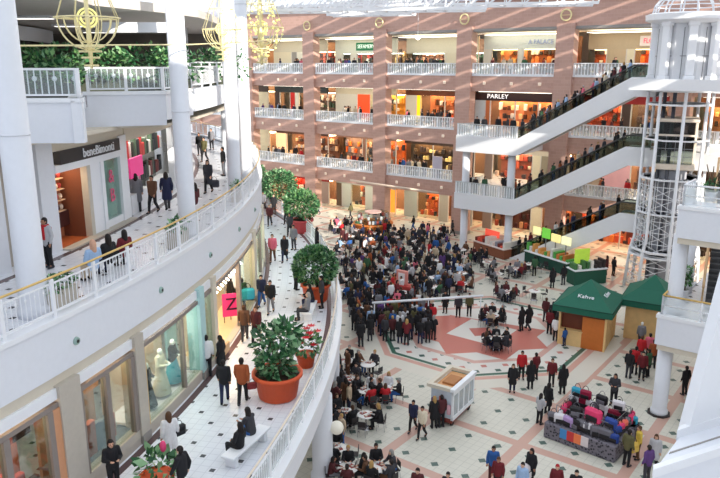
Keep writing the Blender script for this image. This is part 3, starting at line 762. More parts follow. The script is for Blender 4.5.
# ground level
shop(0, 0, [(.5, 'd', (150, 50, 40)), (.5, 'w', CRM)], R_, label='ground level shop with red header beyond the last planter')
shop(1, 0, [(.1, 'w', (170, 90, 70)), (.62, 'd', (176, 50, 36)), (.28, 'w', (170, 150, 140))], (150, 34, 28), .9, label='dark red ground level shop behind the planters')
shop(2, 0, [(.1, 'w', (110, 90, 70)), (.16, 'w', (206, 212, 200)), (.25, 'g', (206, 104, 60)), (.3, 'w', (210, 212, 200)), (.19, 'l', (240, 150, 50))], (190, 190, 178), .8, label='white ground level shop with framed orange picture')
shop(3, 0, [(.2, 'w', (196, 200, 186)), (.33, 'g', (226, 110, 56)), (.13, 'w', (180, 172, 156)), (.2, 'd', (84, 52, 24)), (.14, 'w', (196, 182, 164))], (70, 44, 34), .5, lamp=LAMPO, label='ground level shop with tall orange posters', goods=[(240, 120, 60), (250, 170, 120), (60, 40, 40), (220, 80, 40)])
shop(4, 0, [(.12, 'w', (150, 130, 120)), (.5, 'd', (96, 60, 50)), (.13, 'w', CRM), (.25, 'd', (214, 130, 84))], (110, 60, 46), .6, lamp=LAMPO, label='dark ground level food counter under the white landing', goods=[(50, 36, 36), (160, 70, 50), (200, 150, 110), (70, 30, 34)])
shop(5, 0, [(.5, 'd', (220, 130, 86)), (.5, 'd', (110, 50, 40))], (150, 60, 40), .7, lamp=LAMPO, label='orange ground level food counter below the escalator', goods=[(240, 130, 60), (60, 40, 40), (200, 80, 50)])
shop(6, 0, [(1, 'd', DK)], (110, 60, 46), label='dim ground level shop behind the lift tower')
# pale free-standing panels and a hanging pendant seen in the bays
o = MB(FAC).use(paint(196, 190, 206)).rbox(6.3, 7.5, -.9, -.8, 5.5, 7.9, .03).build('display_board'); tag(o, 'tall pale lilac board standing on the first far gallery', 'display board')
t = thing('pendant_lamp', 'small white pendant lamp on a long cord before the top bay', 'lamp', FAC(5.2, .9, 20.2)); MB(FAC).use(WHITE2).cone((5.2, .9, 20.4), (5.2, .9, 24), .02, .02, 6).build('cord', t); m = MB().use(LAMPC).ball(FAC(5.2, .9, 20.25), .22, 12, 8); m.build('lamp_globe', t)

# ---- white landing with fascia, columns, rails
LP0, LP1, LQ = 13.0, 19.2, 6.0
for li in (1, 2):
    z = LV[li]
    m = MB(FAC).use(WHITE2).box(LP0, LP1, LQ - .3, LQ, z - 1.4, z + .12); m.box(LP0, LP0 + .3, .1, LQ - .3, z - 1.4, z + .12); m.box(LP1 - .3, LP1, .1, LQ - 1.8, z - 1.4, z + .12)
    m.use(BEIGE).box(LP0 + .3, LP1 - .3, .1, LQ - .3, z - 1.3, z - .03); m.use(M_WALK2).box(LP0 + .3, LP1, -.05, LQ - .3, z - .03, z)
    struct('floor_landing', m, f'white escalator landing on the {LVN[li]} level')
    t = thing('landing_railing', f'glass railing with white posts on the {LVN[li]} level landing', 'railing', FAC((LP0 + LP1) / 2, LQ - .15, z + .1))
    for i in range(5):
        x = LP0 + .1 + (LP1 - LP0 - .2) * i / 4; MB(FAC).use(WHITE2).box(x - .06, x + .06, LQ - .2, LQ - .1, z + .1, z + 1.15).build('post', t)
    MB(FAC).use(mat('rail_grey', (190, 196, 198), .4)).box(LP0, LP1, LQ - .2, LQ - .1, z + 1.15, z + 1.22).build('handrail', t)
    MB(FAC).use(GLASSM).box(LP0, LP1, LQ - .17, LQ - .14, z + .15, z + 1.12).build('glass_panel', t); MB(FAC).use(GLASSM).box(LP0 + .1, LP0 + .13, .3, LQ - .2, z + .15, z + 1.12).build('side_glass_panel', t)
    m = MB(FAC).use(WHITE2)
    for i in range(24): m.box(LP0 + .15 + i * .25, LP0 + .2 + i * .25, LQ - .16, LQ - .12, z + .15, z + 1.12)
    m.build('baluster_lattice', t)
for zi, (z0, z1) in enumerate(((0, 4.1), (5.5, 9.6))):
    for j, p in enumerate((LP0 + .75, LP1 - .75)):
        x, y, _ = FAC(p, LQ - .8, 0); column('column', x, y, z0, z1, .36, f'white round column under the {LVN[zi + 1]} level landing, {"food court" if j == 0 else "escalator"} side')

# ---- three stacked escalators
ESC = []
def escalator(li, pstart, label):
    z0 = LV[li]; z1 = z0 + 5.5; run = 5.5 / math.tan(math.radians(30)); p1 = pstart + run; q0, q1 = LQ - 1.75, LQ
    t = thing('escalator', label, 'escalator', FAC((pstart + p1) / 2, (q0 + q1) / 2, z0))
    top = 1.9; th = 1.5
    lo = max(z0 - 1.4, 0)
    poly = [(pstart - 1.0 if li == 0 else pstart - .02, z0 + .12), (pstart, z0 + .12), (p1, z1 + .12), (p1 + top, z1 + .12), (p1 + top, z1 - th + .1), (p1 + .3, z1 - th + .1), (pstart + (.0 if li else 2.0), z0 - th + .1 if li else 0)]
    if li == 0: poly = [(pstart - 1.2, 0), (pstart - 1.2, .12), (pstart, .12), (p1, z1 + .12), (p1 + top, z1 + .12), (p1 + top, z1 - th + .1), (p1 + .3, z1 - th + .1), (pstart + 2.3, 0)]
    for nm, qa, qb in (('truss_panel', q1 - .12, q1), ('truss_panel', q0, q0 + .12)):
        MB(FAC).use(WHITE2).slab_xz(poly, qa, qb).build(nm, t)
    under = [(pstart + (2.3 if li == 0 else 0), max(z0 - th + .1, 0) if li else 0.02), (p1 + .3, z1 - th + .1), (p1 + top, z1 - th + .1), (p1 + top, z1 - th + .2), (p1 + .3, z1 - th + .2), (pstart + (2.3 if li == 0 else 0), (z0 - th + .2) if li else .12)]
    MB(FAC).use(mat('escalator_soffit', (170, 174, 180), .5)).slab_xz(under, q0 + .12, q1 - .12).build('soffit_panel', t)
    n = 27; m = MB(FAC).use(STEP)
    for i in range(n):
        a = pstart + run * i / n; zz = z0 + 5.5 * (i + .5) / n; m.box(a, a + run / n, q0 + .3, q1 - .3, zz - .22, zz)
    m.build('steps', t)
    MB(FAC).use(STEEL).box(p1, p1 + top, q0 + .12, q1 - .12, z1 - .1, z1).build('comb_plate', t)
    for qq in (q0 + .2, q1 - .2):
        g = [(pstart - .6, z0 + .12), (pstart, z0 + .12), (p1, z1 + .12), (p1 + top, z1 + .12), (p1 + top, z1 + 1.0), (p1, z1 + 1.0), (pstart, z0 + 1.0), (pstart - .6, z0 + 1.0)]
        MB(FAC).use(GLASST).slab_xz(g, qq - .01, qq + .01).build('balustrade_glass', t)
        MB(FAC).use(mat('rail_rubber', (70, 70, 72), .5)).tube([(pstart - .6, qq, z0 + 1.03), (pstart, qq, z0 + 1.03), (p1, qq, z1 + 1.03), (p1 + top, qq, z1 + 1.03)], .06, 6).build('handrail', t)
    ESC.append((pstart, run, z0, q0, q1))
escalator(0, 19.2, 'lowest white escalator rising from the food counters'); escalator(1, 19.2, 'middle white escalator rising from the first level landing'); escalator(2, 19.2, 'topmost white escalator crowded with riders')
for li in (1, 2, 3):                                 # upper arrival decks next to the lift tower
    z = LV[li]; m = MB(FAC).use(WHITE2).box(30.6, 37, 3.2, LQ, z - 1.35, z - .02) if li < 3 else MB(FAC).use(WHITE2).box(30.6, 44, 0, LQ, z - 1.0, z)
    if li < 3: m.box(32, 37, 0, 3.2, z - .6, z - .02)
    struct('floor_deck', m, f'white deck joining the lift tower on the {LVN[li]} level')

m = MB(FAC).use(WHITE2).box(29.6, 46, 8.9, 9.5, 15.75, 16.55); m.box(29.6, 30.2, 5.9, 8.9, 15.75, 16.55); struct('beam', m, 'white beam passing before the lift tower at the top level')
# ================================================================== lift tower
TX, TY = 24.35, 54.2
tw = thing('lift_tower', 'white lattice lift tower with domed top', 'lift tower', (TX, TY, 0))
def tp(r, a, z): return (TX + r * math.cos(a), TY + r * math.sin(a), z)
A8 = [FA * -1 + PI / 8 + i * PI / 4 for i in range(8)]
for a in A8:
    m = MB().use(WHITE2); m.tube([tp(2.75, a, 0), tp(2.55, a, 3.2), tp(2.3, a, 4.2), tp(2.3, a, 15.6)], .13, 8); m.build('corner_post', tw)
    m = MB().use(WHITE2); m.tube([tp(1.85, a, 3), tp(1.85, a, 9.0)], .06, 6); m.build('inner_post', tw)
    m = MB(frame(tp(2.3, a, 16.5), a)).use(WHITE2); m.rbox(-.2, .2, -.28, .28, .3, 4.0, .04); m.rbox(-.26, .26, -.36, .36, 0, .3, .03); m.rbox(-.26, .26, -.36, .36, 3.8, 4.15, .03); m.build('pilaster', tw)
for z, r, h in ((3.3, 2.6, .16), (2.9, 2.66, .12), (6.3, 2.34, .1), (9.0, 2.34, .12), (12.0, 2.34, .1), (14.6, 2.34, .14)):
    MB().use(WHITE2).lathe([(r - .14, z), (r + .14, z), (r + .14, z + h), (r - .14, z + h), (r - .14, z)], 8, (TX, TY, 0), False).build('ring_beam', tw)
m = MB().use(WHITE2)
for i in range(8):
    a, b = A8[i], A8[(i + 1) % 8]
    for z in [.4 + .9 * k for k in range(10)]:
        r = 2.3 if z > 3.5 else 2.6
        m.cone(tp(r, a, z), tp(r, b, z), .035, .035, 4, False)
        if z < 8.5: m.cone(tp(r, a, z), tp(r, b, z + .9), .028, .028, 4, False); m.cone(tp(r, b, z), tp(r, a, z + .9), .028, .028, 4, False)
    for k in (.25, .5, .75):
        p0 = Vector(tp(2.3, a, 3.5)).lerp(Vector(tp(2.3, b, 3.5)), k); m.cone(p0, (p0.x, p0.y, 9.2), .028, .028, 4, False)
m.build('cross_lattice', tw)
MB().use(mat('shaft_grey', (168, 170, 178), .35, var=.12, scale=2)).lathe([(1.1, 0), (1.1, 9.7)], 8, (TX, TY, 0), False).build('shaft_core', tw)
m = MB().use(mat('guide_dark', (96, 98, 106), .4))
for a in (A8[4], A8[5]): m.tube([tp(1.2, a + .3, 0), tp(1.2, a + .3, 15.6)], .14, 6)
m.build('guide_rail', tw)
# drum, cornice and dome of the tower
MB().use(WHITE2).lathe([(2.3, 15.6), (2.42, 15.75), (2.42, 16.45), (2.3, 16.5)], 24, (TX, TY, 0), False).build('gallery_ring', tw)
MB().use(mat('drum_panel', (214, 216, 220), .4, var=.05)).lathe([(2.1, 16.5), (2.1, 20.6)], 8, (TX, TY, 0), False).build('drum_wall', tw)
m = MB().use(mat('panel_joint', (120, 120, 124), .5))
for i in range(8):
    a, b = A8[i], A8[(i + 1) % 8]
    for k in (.33, .66): p0 = Vector(tp(2.12, a, 16.6)).lerp(Vector(tp(2.12, b, 16.6)), k); m.cone(p0, (p0.x, p0.y, 20.2), .025, .025, 4, False)
    m.cone(tp(2.12, a, 18.2), tp(2.12, b, 18.2), .03, .03, 4, False)
m.build('panel_joint_lattice', tw)
MB().use(WHITE2).lathe([(2.3, 20.5), (3.0, 20.75), (3.05, 21.15), (2.7, 21.25), (2.3, 21.2)], 24, (TX, TY, 0), False).build('cornice', tw)
m = MB().use(WHITE2)
for i in range(14):
    a = i * 2 * PI / 14; m.tube([tp(2.55 * math.cos(t), a, 21.2 + 1.9 * math.sin(t)) for t in (0, .35, .7, 1.05, 1.4)], .06, 6)
for t in (.3, .62, .95): m.tube([tp(2.55 * math.cos(t), j * 2 * PI / 28, 21.2 + 1.9 * math.sin(t)) for j in range(28)], .045, 6, True)
m.build('dome_lattice', tw)
MB().use(WHITE2).lathe([(.5, 23.0), (.6, 23.15), (.35, 23.3), (.35, 23.9), (.05, 24.1)], 16, (TX, TY, 0)).build('finial', tw)
# cabin
cab = thing('lift_cabin', 'glass lift cabin with cream frame inside the lattice tower', 'lift', (TX, TY, 9.9))
ca = math.atan2(-TY, -TX) + PI / 2
fr = frame((TX, TY, 9.9), ca)
IVORY = mat('ivory_frame', (236, 222, 204), .4)
m = MB(fr).use(IVORY)
for x in (-1.35, 1.35):
    for y in (-1.35, 1.35): MB(fr).use(IVORY).rbox(x - .09, x + .09, y - .09, y + .09, .2, 3.7, .02).build('cabin_post', cab)
MB(fr).use(IVORY).rbox(-1.5, 1.5, -1.5, 1.5, -.1, .35, .04).build('cabin_floor', cab); MB(fr).use(IVORY).rbox(-1.5, 1.5, -1.5, 1.5, 3.5, 3.75, .04).build('cabin_roof', cab)
MB(fr).use(IVORY).box(-1.4, 1.4, -1.45, -1.35, 2.45, 2.6).build('transom', cab)
MB(fr).use(GLASST).box(-1.3, 1.3, -1.4, -1.38, .35, 3.5).build('front_glass_pane', cab); MB(fr).use(GLASST).box(-1.4, -1.38, -1.3, 1.3, .35, 3.5).build('side_glass_pane', cab)
MB(fr).use(mat('cabin_inside', (96, 76, 80), .5)).box(-1.3, 1.3, 1.2, 1.3, .35, 3.5).build('rear_wall', cab)
m = MB(fr).use(STEEL)
for x in (-.65, 0, .65): m.box(x - .02, x + .02, -1.44, -1.4, .35, 2.5)
for z in (.9, 1.5): m.box(-1.3, 1.3, -1.44, -1.4, z, z + .04)
m.build('window_grille', cab)

# ================================================================== right wing
RX, RY = 14.75, 32.75
def RW(p, d, z): return (RX + EP[0] * p - EQ[0] * d, RY + EP[1] * p - EQ[1] * d, z)
for li, (p_, d_) in ((1, (0, 0)), (2, (.35, .25))):
    z = LV[li]
    m = MB(RW).use(WHITE).box(p_, 12, d_, d_ + .3, z - 1.45, z + .08); m.box(p_, p_ + .3, d_ + .3, 7 if li == 1 else 2.6, z - 1.45, z + .08)
    m.use(WHITE2).box(p_ - .05, 12, d_ - .05, d_ + .35, z - .05, z + .12); m.use(CREAM).box(p_ + .1, 12, d_ + .1, 7 if li == 1 else 2.6, z - 1.75, z - 1.45); m.use(M_WALK2).box(p_ + .3, 12, d_ + .3, 12 if li == 1 else 2.6, z - .06, z)
    if li == 2: m.use(M_WALK2).box(4.5, 12, 2.6, 12, z - .3, z)
    struct('floor_balcony', m, f'white balcony slab on the {LVN[li]} level of the wing by the white column')
    t = thing('balcony_railing', f'white corner railing of the {LVN[li]} level balcony', 'railing', RW(p_, d_, z))
    for nm, a, b in (('front', (p_ + .15, d_ + .15), (9, d_ + .15)), ('side', (p_ + .15, d_ + .15), (p_ + .15, 6.5 if li == 1 else 2.5))):
        xa, ya, _ = RW(*a, 0); xb, yb, _ = RW(*b, 0)
        MB().use(GOLD if li == 1 else WHITE2).tube([(xa, ya, z + 1.1), (xb, yb, z + 1.1)], .05).build('handrail', t)
        MB().use(WHITE2).tube([(xa, ya, z + .6), (xb, yb, z + .6)], .025).build('mid_rail', t)
        n = 5
        for i in range(n + 1):
            x, y = xa + (xb - xa) * i / n, ya + (yb - ya) * i / n; MB().use(WHITE2).cone((x, y, z), (x, y, z + 1.1), .05, .05, 8).build('post', t)
        MB().use(GLASSM).add([(xa, ya, z + .15), (xb, yb, z + .15), (xb, yb, z + 1.0), (xa, ya, z + 1.0)], [(0, 1, 2, 3)]).build('glass_panel', t)
x, y, _ = RW(.9, .75, 0)
CB = (15.55, 33.15)
column('column', CB[0], CB[1], 0, 4.0, .37, 'round white column standing on the food court floor by the near balcony'); column('column', CB[0] + .25, CB[1] + .2, 5.5, 9.5, .37, 'round white column on the first level balcony corner')
o = MB().use(DARK).prism([(CB[0] + .58 * math.cos(i * PI / 4), CB[1] + .58 * math.sin(i * PI / 4)) for i in range(8)], 0, .08).build('column_plinth'); tag(o, None, None, kind='structure')
xx, yy = 17.85, 36.7; column('column', xx, yy, 5.5, 9.5, .34, 'round cream column further back on the first level balcony')
xx, yy, _ = RW(2.6, 2.4, 0); column('column', xx, yy, 0, 4.0, .4, 'round white column behind the balcony corner on the ground')
m = MB(RW).use(mat('wing_wall', (186, 160, 134), .6, var=.12)).box(3.6, 20, 13.0, 13.3, 0, 20); struct('wall_right', m, 'tan back wall of the wing by the white column')
m = MB(RW).use(mat('wing_shop', (110, 84, 76), .5, var=.4, scale=1.5)).box(1.2, 12, 5.2, 5.4, 0, 3.7); struct('wall_right_shop', m)
m = MB(RW).use(WHITE).box(.3, 20, 12, 12.3, 16.4, 18.5); struct('trim_right_top', m)
# its escalator
def right_escalator():
    t = thing('escalator', 'dark stepped escalator with tan handrails beside the near white column', 'escalator', (18, 34.6, 5.5))
    run = 9.2; fr = lambda p, d, z: (18.0 + .456 * p + .89 * d, 34.6 + .89 * p - .456 * d, z)
    n = 24; m = MB(fr).use(STEP)
    for i in range(n): m.box(run * i / n, run * (i + 1) / n, 0, 1.1, 5.5 + 5.5 * i / n, 5.5 + 5.5 * (i + 1) / n)
    m.build('steps', t)
    for d in (-.22, 1.12):
        MB(fr).use(TAN).slab_xz([(0, 5.4), (run, 10.9), (run, 11.2), (0, 5.9)], d, d + .1).build('skirt_panel', t)
        MB(fr).use(GLASST).slab_xz([(0, 5.9), (run, 11.2), (run, 12.0), (0, 6.5)], d + .04, d + .06).build('balustrade_glass', t)
        MB(fr).use(TAN).tube([(-.4, d + .05, 6.5), (0, d + .05, 6.55), (run, d + .05, 12.05)], .07, 6).build('handrail', t)
right_escalator()
# near white parapet with sloped side panel
m = MB().use(WHITE).prism([(5.0, 10.6), (13.0, 14.35), (13.0, 15.2), (6.0, 11.8)], 8.2, 10.95)
m.use(WHITE2).prism([(4.96, 10.53), (13.0, 14.28), (13.0, 14.42), (5.02, 10.68)], 10.86, 11.03)
m.use(WHITE2).prism([(5.86, 11.68), (13.0, 15.0), (13.0, 15.18), (6.0, 11.86)], 10.9, 11.12)
m.use(GREYST).prism([(5.5, 11.15), (13.0, 14.7), (13.0, 14.74), (5.54, 11.2)], 10.94, 10.965)  # grey strip stands in for shade in the gap between the lips
struct('trim_near_parapet', m, 'thick white parapet edge of the near balcony')
def NP(p, d, z): return (6.12 + .894 * p - .447 * d, 11.8 + .447 * p + .894 * d, z)
m = MB(NP).use(WHITE2); m.slab_xz([(0, 10.9), (7.5, 10.9), (7.5, 16.2), (1.15, 16.2), (.56, 13.7)], 0, .22); struct('wall_near_panel', m, 'white sloped side panel rising from the near parapet')

# ================================================================== roof trusses and the rope of the lanterns
def truss(a, b, z, h, w, label):
    d = Vector((b[0] - a[0], b[1] - a[1], 0)); L = d.length; fr = frame((a[0], a[1], z), math.atan2(d.y, d.x))
    t = thing('roof_truss', label, 'roof truss', (a[0], a[1], z))
    for y, zz, nm in ((0, 0, 'lower_chord'), (w, 0, 'lower_chord'), (0, h, 'upper_chord'), (w, h, 'upper_chord')):
        MB(fr).use(WHITE2).box(0, L, y - .1, y + .1, zz - .1, zz + .1).build(nm, t)
    m = MB(fr).use(WHITE2); n = int(L / 1.3)
    for i in range(n):
        x, x1 = L * i / n, L * (i + 1) / n
        for y in (0, w): m.cone((x, y, 0), (x1, y, h) , .05, .05, 5, False); m.cone((x1, y, 0), (x1, y, h), .05, .05, 5, False)
        m.cone((x, 0, 0), (x, w, 0), .05, .05, 5, False); m.cone((x, 0, 0), (x1, w, 0), .04, .04, 5, False)
    m.build('web_lattice', t)
truss((-9, 50), (8.2, 47.6), 21.15, 1.3, 2.2, 'white lattice roof truss over the first lanterns')
truss((-7.5, 57.5), (17.5, 54), 22.0, 1.2, 2.4, 'long white lattice roof truss before the brown wall')
truss((-3, 66), (4.5, 64), 21.9, 1.2, 2.0, 'short white lattice roof truss set further back')
m = MB(FAC).use(mat('roof_grey', (196, 194, 206), .6)).box(-40, 60, -9, .6, 23.6, 24.2); struct('ceiling_far_roof', m)
o = MB().use(BRASS).tube([(-9.8, 19.6, 18.15), (-6.2, 26.5, 18.35), (-4.8, 40, 18.9)], .025, 6).build('garland_rope'); tag(o, 'thin gold rope strung between the white columns', 'rope')
o = MB().use(mat('cable_pale', (226, 206, 186), .4)).tube([FAC(-3.2, 1.6, 4.6), FAC(8.6, 1.6, 4.4)], .12, 8).build('awning_bar'); tag(o, 'pale horizontal bar across the ground level shopfronts', 'bar')
# gold lanterns
def lantern(c, r, label, bulbs=False):
    t = thing('hanging_lantern', label, 'lantern', (c[0], c[1], c[2] - r * 1.9), 'hanging gold lanterns')
    P = lambda x, y, z: (c[0] + x * r, c[1] + y * r, c[2] + z * r)
    MB(P).use(BRASS).tube([(0, 0, -1.6), (0, 0, -.8), (0, 0, 4.2)], [.05 * 1, .09, .02], 8).build('stem', t)
    m = MB(P).use(BRASS)
    for k in range(4):
        a = k * PI / 4
        for rr in (1.0, .78):
            m.tube([(rr * math.cos(a) * math.cos(s), rr * math.sin(a) * math.cos(s), rr * math.sin(s) + .0) for s in [PI + PI * i / 16 for i in range(17)]], .02, 5)
        m.tube([(1.0 * math.cos(a), 1.0 * math.sin(a), 0), (.62 * math.cos(a), .62 * math.sin(a), 1.0), (.2 * math.cos(a), .2 * math.sin(a), 1.8)], .018, 5)
        m.tube([(-1.0 * math.cos(a), -1.0 * math.sin(a), 0), (-.62 * math.cos(a), -.62 * math.sin(a), 1.0), (-.2 * math.cos(a), -.2 * math.sin(a), 1.8)], .018, 5)
    for rr, z in ((1.02, 0), (.62, 1.0), (.45, -.9), (.8, .02)): m.tube([(rr * math.cos(i * PI / 12), rr * math.sin(i * PI / 12), z) for i in range(24)], .022, 5, True)
    m.build('wire_lattice', t)
    m = MB(P).use(BRASS)
    for z, l in ((-1.05, .38), (-1.25, .3), (-1.5, .24)): m.tube([(-l, 0, z), (l, 0, z)], .035, 6); m.tube([(0, -l, z), (0, l, z)], .035, 6)
    m.build('stem_crossbar_lattice', t)
    aim = Vector((0 - c[0], 0 - c[1], 0)).normalized(); s = Vector((-aim.y, aim.x, 0))
    m = MB().use(glow(250, 236, 150, .5)); cc = Vector(c)
    for rr in (.3, .2): m.tube([tuple(cc + s * (rr * r * math.cos(i * PI / 10)) + Vector((0, 0, rr * r * math.sin(i * PI / 10)))) for i in range(20)], .035 * r, 6, True)
    m.ball(c, .06 * r, 10, 8); m.build('centre_medallion', t)
    if bulbs:
        m = MB().use(glow(240, 232, 150, .8)); rn = random.Random(5)
        for i in range(80):
            a = rn.uniform(0, 2 * PI); s_ = rn.uniform(-1.3, .9); rr = math.sqrt(max(0.05, 1 - s_ * s_ * .5)) * r * rn.uniform(.5, 1.0); m.ball((c[0] + rr * math.cos(a), c[1] + rr * math.sin(a), c[2] + s_ * r), .05 * r, 6, 4)
        tag(m.build('bulb_cluster', t), kind='stuff')
lantern((-6.55, 17.6, 18.75), .74, 'large gold wire lantern hanging beside the near white column')
lantern((-5.3, 28, 18.95), .74, 'gold wire lantern hanging before the paired white columns')
lantern((-6.4, 47, 19.9), 1.45, 'wide gold lantern full of yellow bulbs before the brown wall', True)
# ================================================================== people
def remesh(mb, vox, smooth_it=0):
    o = mb.build('tmp', recalc=False); o.location = (0, 0, 0)
    og = Vector(tuple(o['_o'])); o.data.transform(Matrix.Translation(og))
    md = o.modifiers.new('r', 'REMESH'); md.mode = 'VOXEL'; md.voxel_size = vox; md.use_smooth_shade = True
    if smooth_it: s = o.modifiers.new('s', 'SMOOTH'); s.iterations = smooth_it; s.factor = .5
    bpy.context.view_layer.update()
    me = bpy.data.meshes.new_from_object(o.evaluated_get(bpy.context.evaluated_depsgraph_get()))
    bpy.data.objects.remove(o)
    return me
def cap(m, a, b, r0, r1):
    m.cone(a, b, r0, r1, 12, True); m.ball(a, r0, 10, 7); m.ball(b, r1, 10, 7); return m
def joints(pose):
    J = {}
    if pose.startswith('sit'):
        z = .56; ly = {'sit': .0, 'sitlean': .1, 'sitback': -.06}[pose]
        J['pel'] = (0, 0, z); J['chest'] = (0, ly * .8, z + .42); J['neck'] = (0, ly, z + .56); J['head'] = (0, ly * 1.3 + .02, z + .7)
        for s in (-1, 1):
            J['sh', s] = (s * .18, ly * .9, z + .48); J['hip', s] = (s * .09, 0, z - .02); J['kn', s] = (s * .12, .42, z - .04); J['an', s] = (s * .12, .4, .1); J['to', s] = (s * .13, .56, .05)
            if pose == 'sitback': J['el', s] = (s * .25, .0, z + .2); J['wr', s] = (s * .12, .22, z + .12)
            else: J['el', s] = (s * .25, ly + .12, z + .22); J['wr', s] = (s * .13, ly + .34, z + .24)
    else:
        J['pel'] = (0, 0, .95); J['chest'] = (0, .01, 1.36); J['neck'] = (0, .01, 1.49); J['head'] = (0, .035, 1.61)
        for s in (-1, 1):
            J['sh', s] = (s * .18, 0, 1.42); J['hip', s] = (s * .09, 0, .92)
            if pose == 'walk':
                k = s
                J['kn', s] = (s * .1, .17 if k > 0 else .0, .5); J['an', s] = (s * .09, .26 if k > 0 else -.28, .1 if k > 0 else .16); J['to', s] = (s * .1, .42 if k > 0 else -.14, .06 if k > 0 else .06)
                J['el', s] = (s * .24, -.1 * k, 1.14); J['wr', s] = (s * .23, .08 - .14 * k, .92)
            else:
                J['kn', s] = (s * .1, .02, .5); J['an', s] = (s * .11, -.02, .09); J['to', s] = (s * .13, .14, .05)
                if pose == 'hold': J['el', s] = (s * .25, .04, 1.14); J['wr', s] = (s * .12, .27, 1.16)
                else: J['el', s] = (s * .24, -.03, 1.14); J['wr', s] = (s * .25, .06, .9)
    return J
def v(a): return Vector(a)
def person_meshes(pose, coat, longhair, vox, fine):
    J = joints(pose); out = {}
    b = MB().use(None) if False else MB()
    b.mats = [mat('skin', (206, 160, 134), .55)]
    H = v(J['head'])
    cap(b, J['pel'], J['chest'], .125, .125); cap(b, J['chest'], J['neck'], .08, .055); cap(b, J['neck'], tuple(H - Vector((0, .01, .02))), .052, .055)
    b.ball(tuple(H), .1, 16, 12, (.8, .95, 1.18))
    b.ball(tuple(H + Vector((0, .03, -.06))), .06, 10, 8)
    cap(b, tuple(H + Vector((0, .088, .02))), tuple(H + Vector((0, .112, -.015))), .012, .017)
    for s in (-1, 1):
        b.ball(tuple(H + Vector((s * .083, -.005, -.005))), .028, 8, 6, (.5, .8, 1.2))
        cap(b, J['sh', s], J['el', s], .05, .04); cap(b, J['el', s], J['wr', s], .04, .028)
        cap(b, J['hip', s], J['kn', s], .085, .058); cap(b, J['kn', s], J['an', s], .056, .038); cap(b, J['an', s], J['to', s], .042, .035)
        w = v(J['wr', s]); d = (w - v(J['el', s])).normalized(); side = Vector((1, 0, 0)); side = (side - d * side.dot(d)).normalized(); up = d.cross(side)
        pm = w + d * .06; cap(b, tuple(w), tuple(pm), .028, .032)
        if fine:
            for i, (o_, l) in enumerate(((-.033, .062), (-.011, .074), (.011, .07), (.033, .054))):
                p = pm + side * o_ + d * .02; k = p + d * l * .55; e = k + (d * .8 + up * .6 * (1 if d.z < -.5 else -1)).normalized() * l * .45
                cap(b, tuple(p), tuple(k), .0105, .0095); cap(b, tuple(k), tuple(e), .0095, .008)
            p = w + d * .03 - side * s * .025; k = p + (d * .6 - side * s * .8).normalized() * .045; cap(b, tuple(p), tuple(k), .013, .011); cap(b, tuple(k), tuple(k + d * .03), .011, .009)
        else: cap(b, tuple(pm), tuple(pm + d * .06), .03, .02)
    out['body'] = remesh(b, vox)
    j = MB(); ch = v(J['chest']); pe = v(J['pel'])
    j.mats = out['body'].materials[:] and [out['body'].materials[0]]
    hem = pe + Vector((0, 0, -.06 if not pose.startswith('sit') else -.02))
    cap(j, tuple(hem + Vector((.035, 0, 0))), tuple(ch + Vector((.06, 0, .0))), .145, .13); cap(j, tuple(hem - Vector((.035, 0, 0))), tuple(ch - Vector((.06, 0, 0))), .145, .13)
    cap(j, tuple(hem), tuple(ch), .152, .148)
    cap(j, tuple(ch), tuple(v(J['neck']) - Vector((0, 0, .02))), .12, .075)
    if coat and not pose.startswith('sit'):
        for s in (-1, 1): cap(j, (s * .06, .0, .92), (s * .085, .01, .58), .15, .15)
    for s in (-1, 1):
        cap(j, J['sh', s], J['el', s], .078, .064); cap(j, J['el', s], tuple(v(J['wr', s]) - (v(J['wr', s]) - v(J['el', s])) * .08), .063, .048)
        cap(j, tuple(ch + Vector((0, 0, .05))), J['sh', s], .09, .075)
    out['jacket'] = remesh(j, max(vox, .018))
    t = MB(); t.mats = j.mats
    cap(t, tuple(pe + Vector((.03, 0, .0))), tuple(pe - Vector((.03, 0, 0))), .135, .135)
    for s in (-1, 1):
        cap(t, J['hip', s], J['kn', s], .105, .075); cap(t, J['kn', s], J['an', s], .073, .058)
    out['trousers'] = remesh(t, max(vox, .018))
    for s in (-1, 1):
        sh = MB(); sh.mats = j.mats
        a = v(J['an', s]); e = v(J['to', s]); d = e - a
        cap(sh, tuple(a + Vector((0, -.03, -.03))), tuple(e), .056, .046)
        out['shoe%d' % s] = remesh(sh, max(vox, .018))
    h = MB(); h.mats = j.mats
    h.ball(tuple(H + Vector((0, -.018, .03))), .108, 14, 10, (.86, .98, 1.08)); 
    if longhair:
        cap(h, tuple(H + Vector((0, -.05, .0))), tuple(H + Vector((0, -.085, -.2))), .092, .075)
        for s in (-1, 1): cap(h, tuple(H + Vector((s * .07, -.02, .02))), tuple(H + Vector((s * .085, -.03, -.15))), .035, .03)
    else: h.ball(tuple(H + Vector((0, -.03, -.02))), .095, 12, 8, (.86, .9, 1.05))
    out['hair'] = remesh(h, max(vox, .016))
    # keep the face clear of hair
    me = out['hair']; bm = bmesh.new(); bm.from_mesh(me)
    dl = [q for q in bm.verts if q.co.y > H.y + .045 and q.co.z < H.z + .055]
    for q in dl: q.co.y = H.y + .03 ; q.co.x *= .9
    bm.to_mesh(me); bm.free()
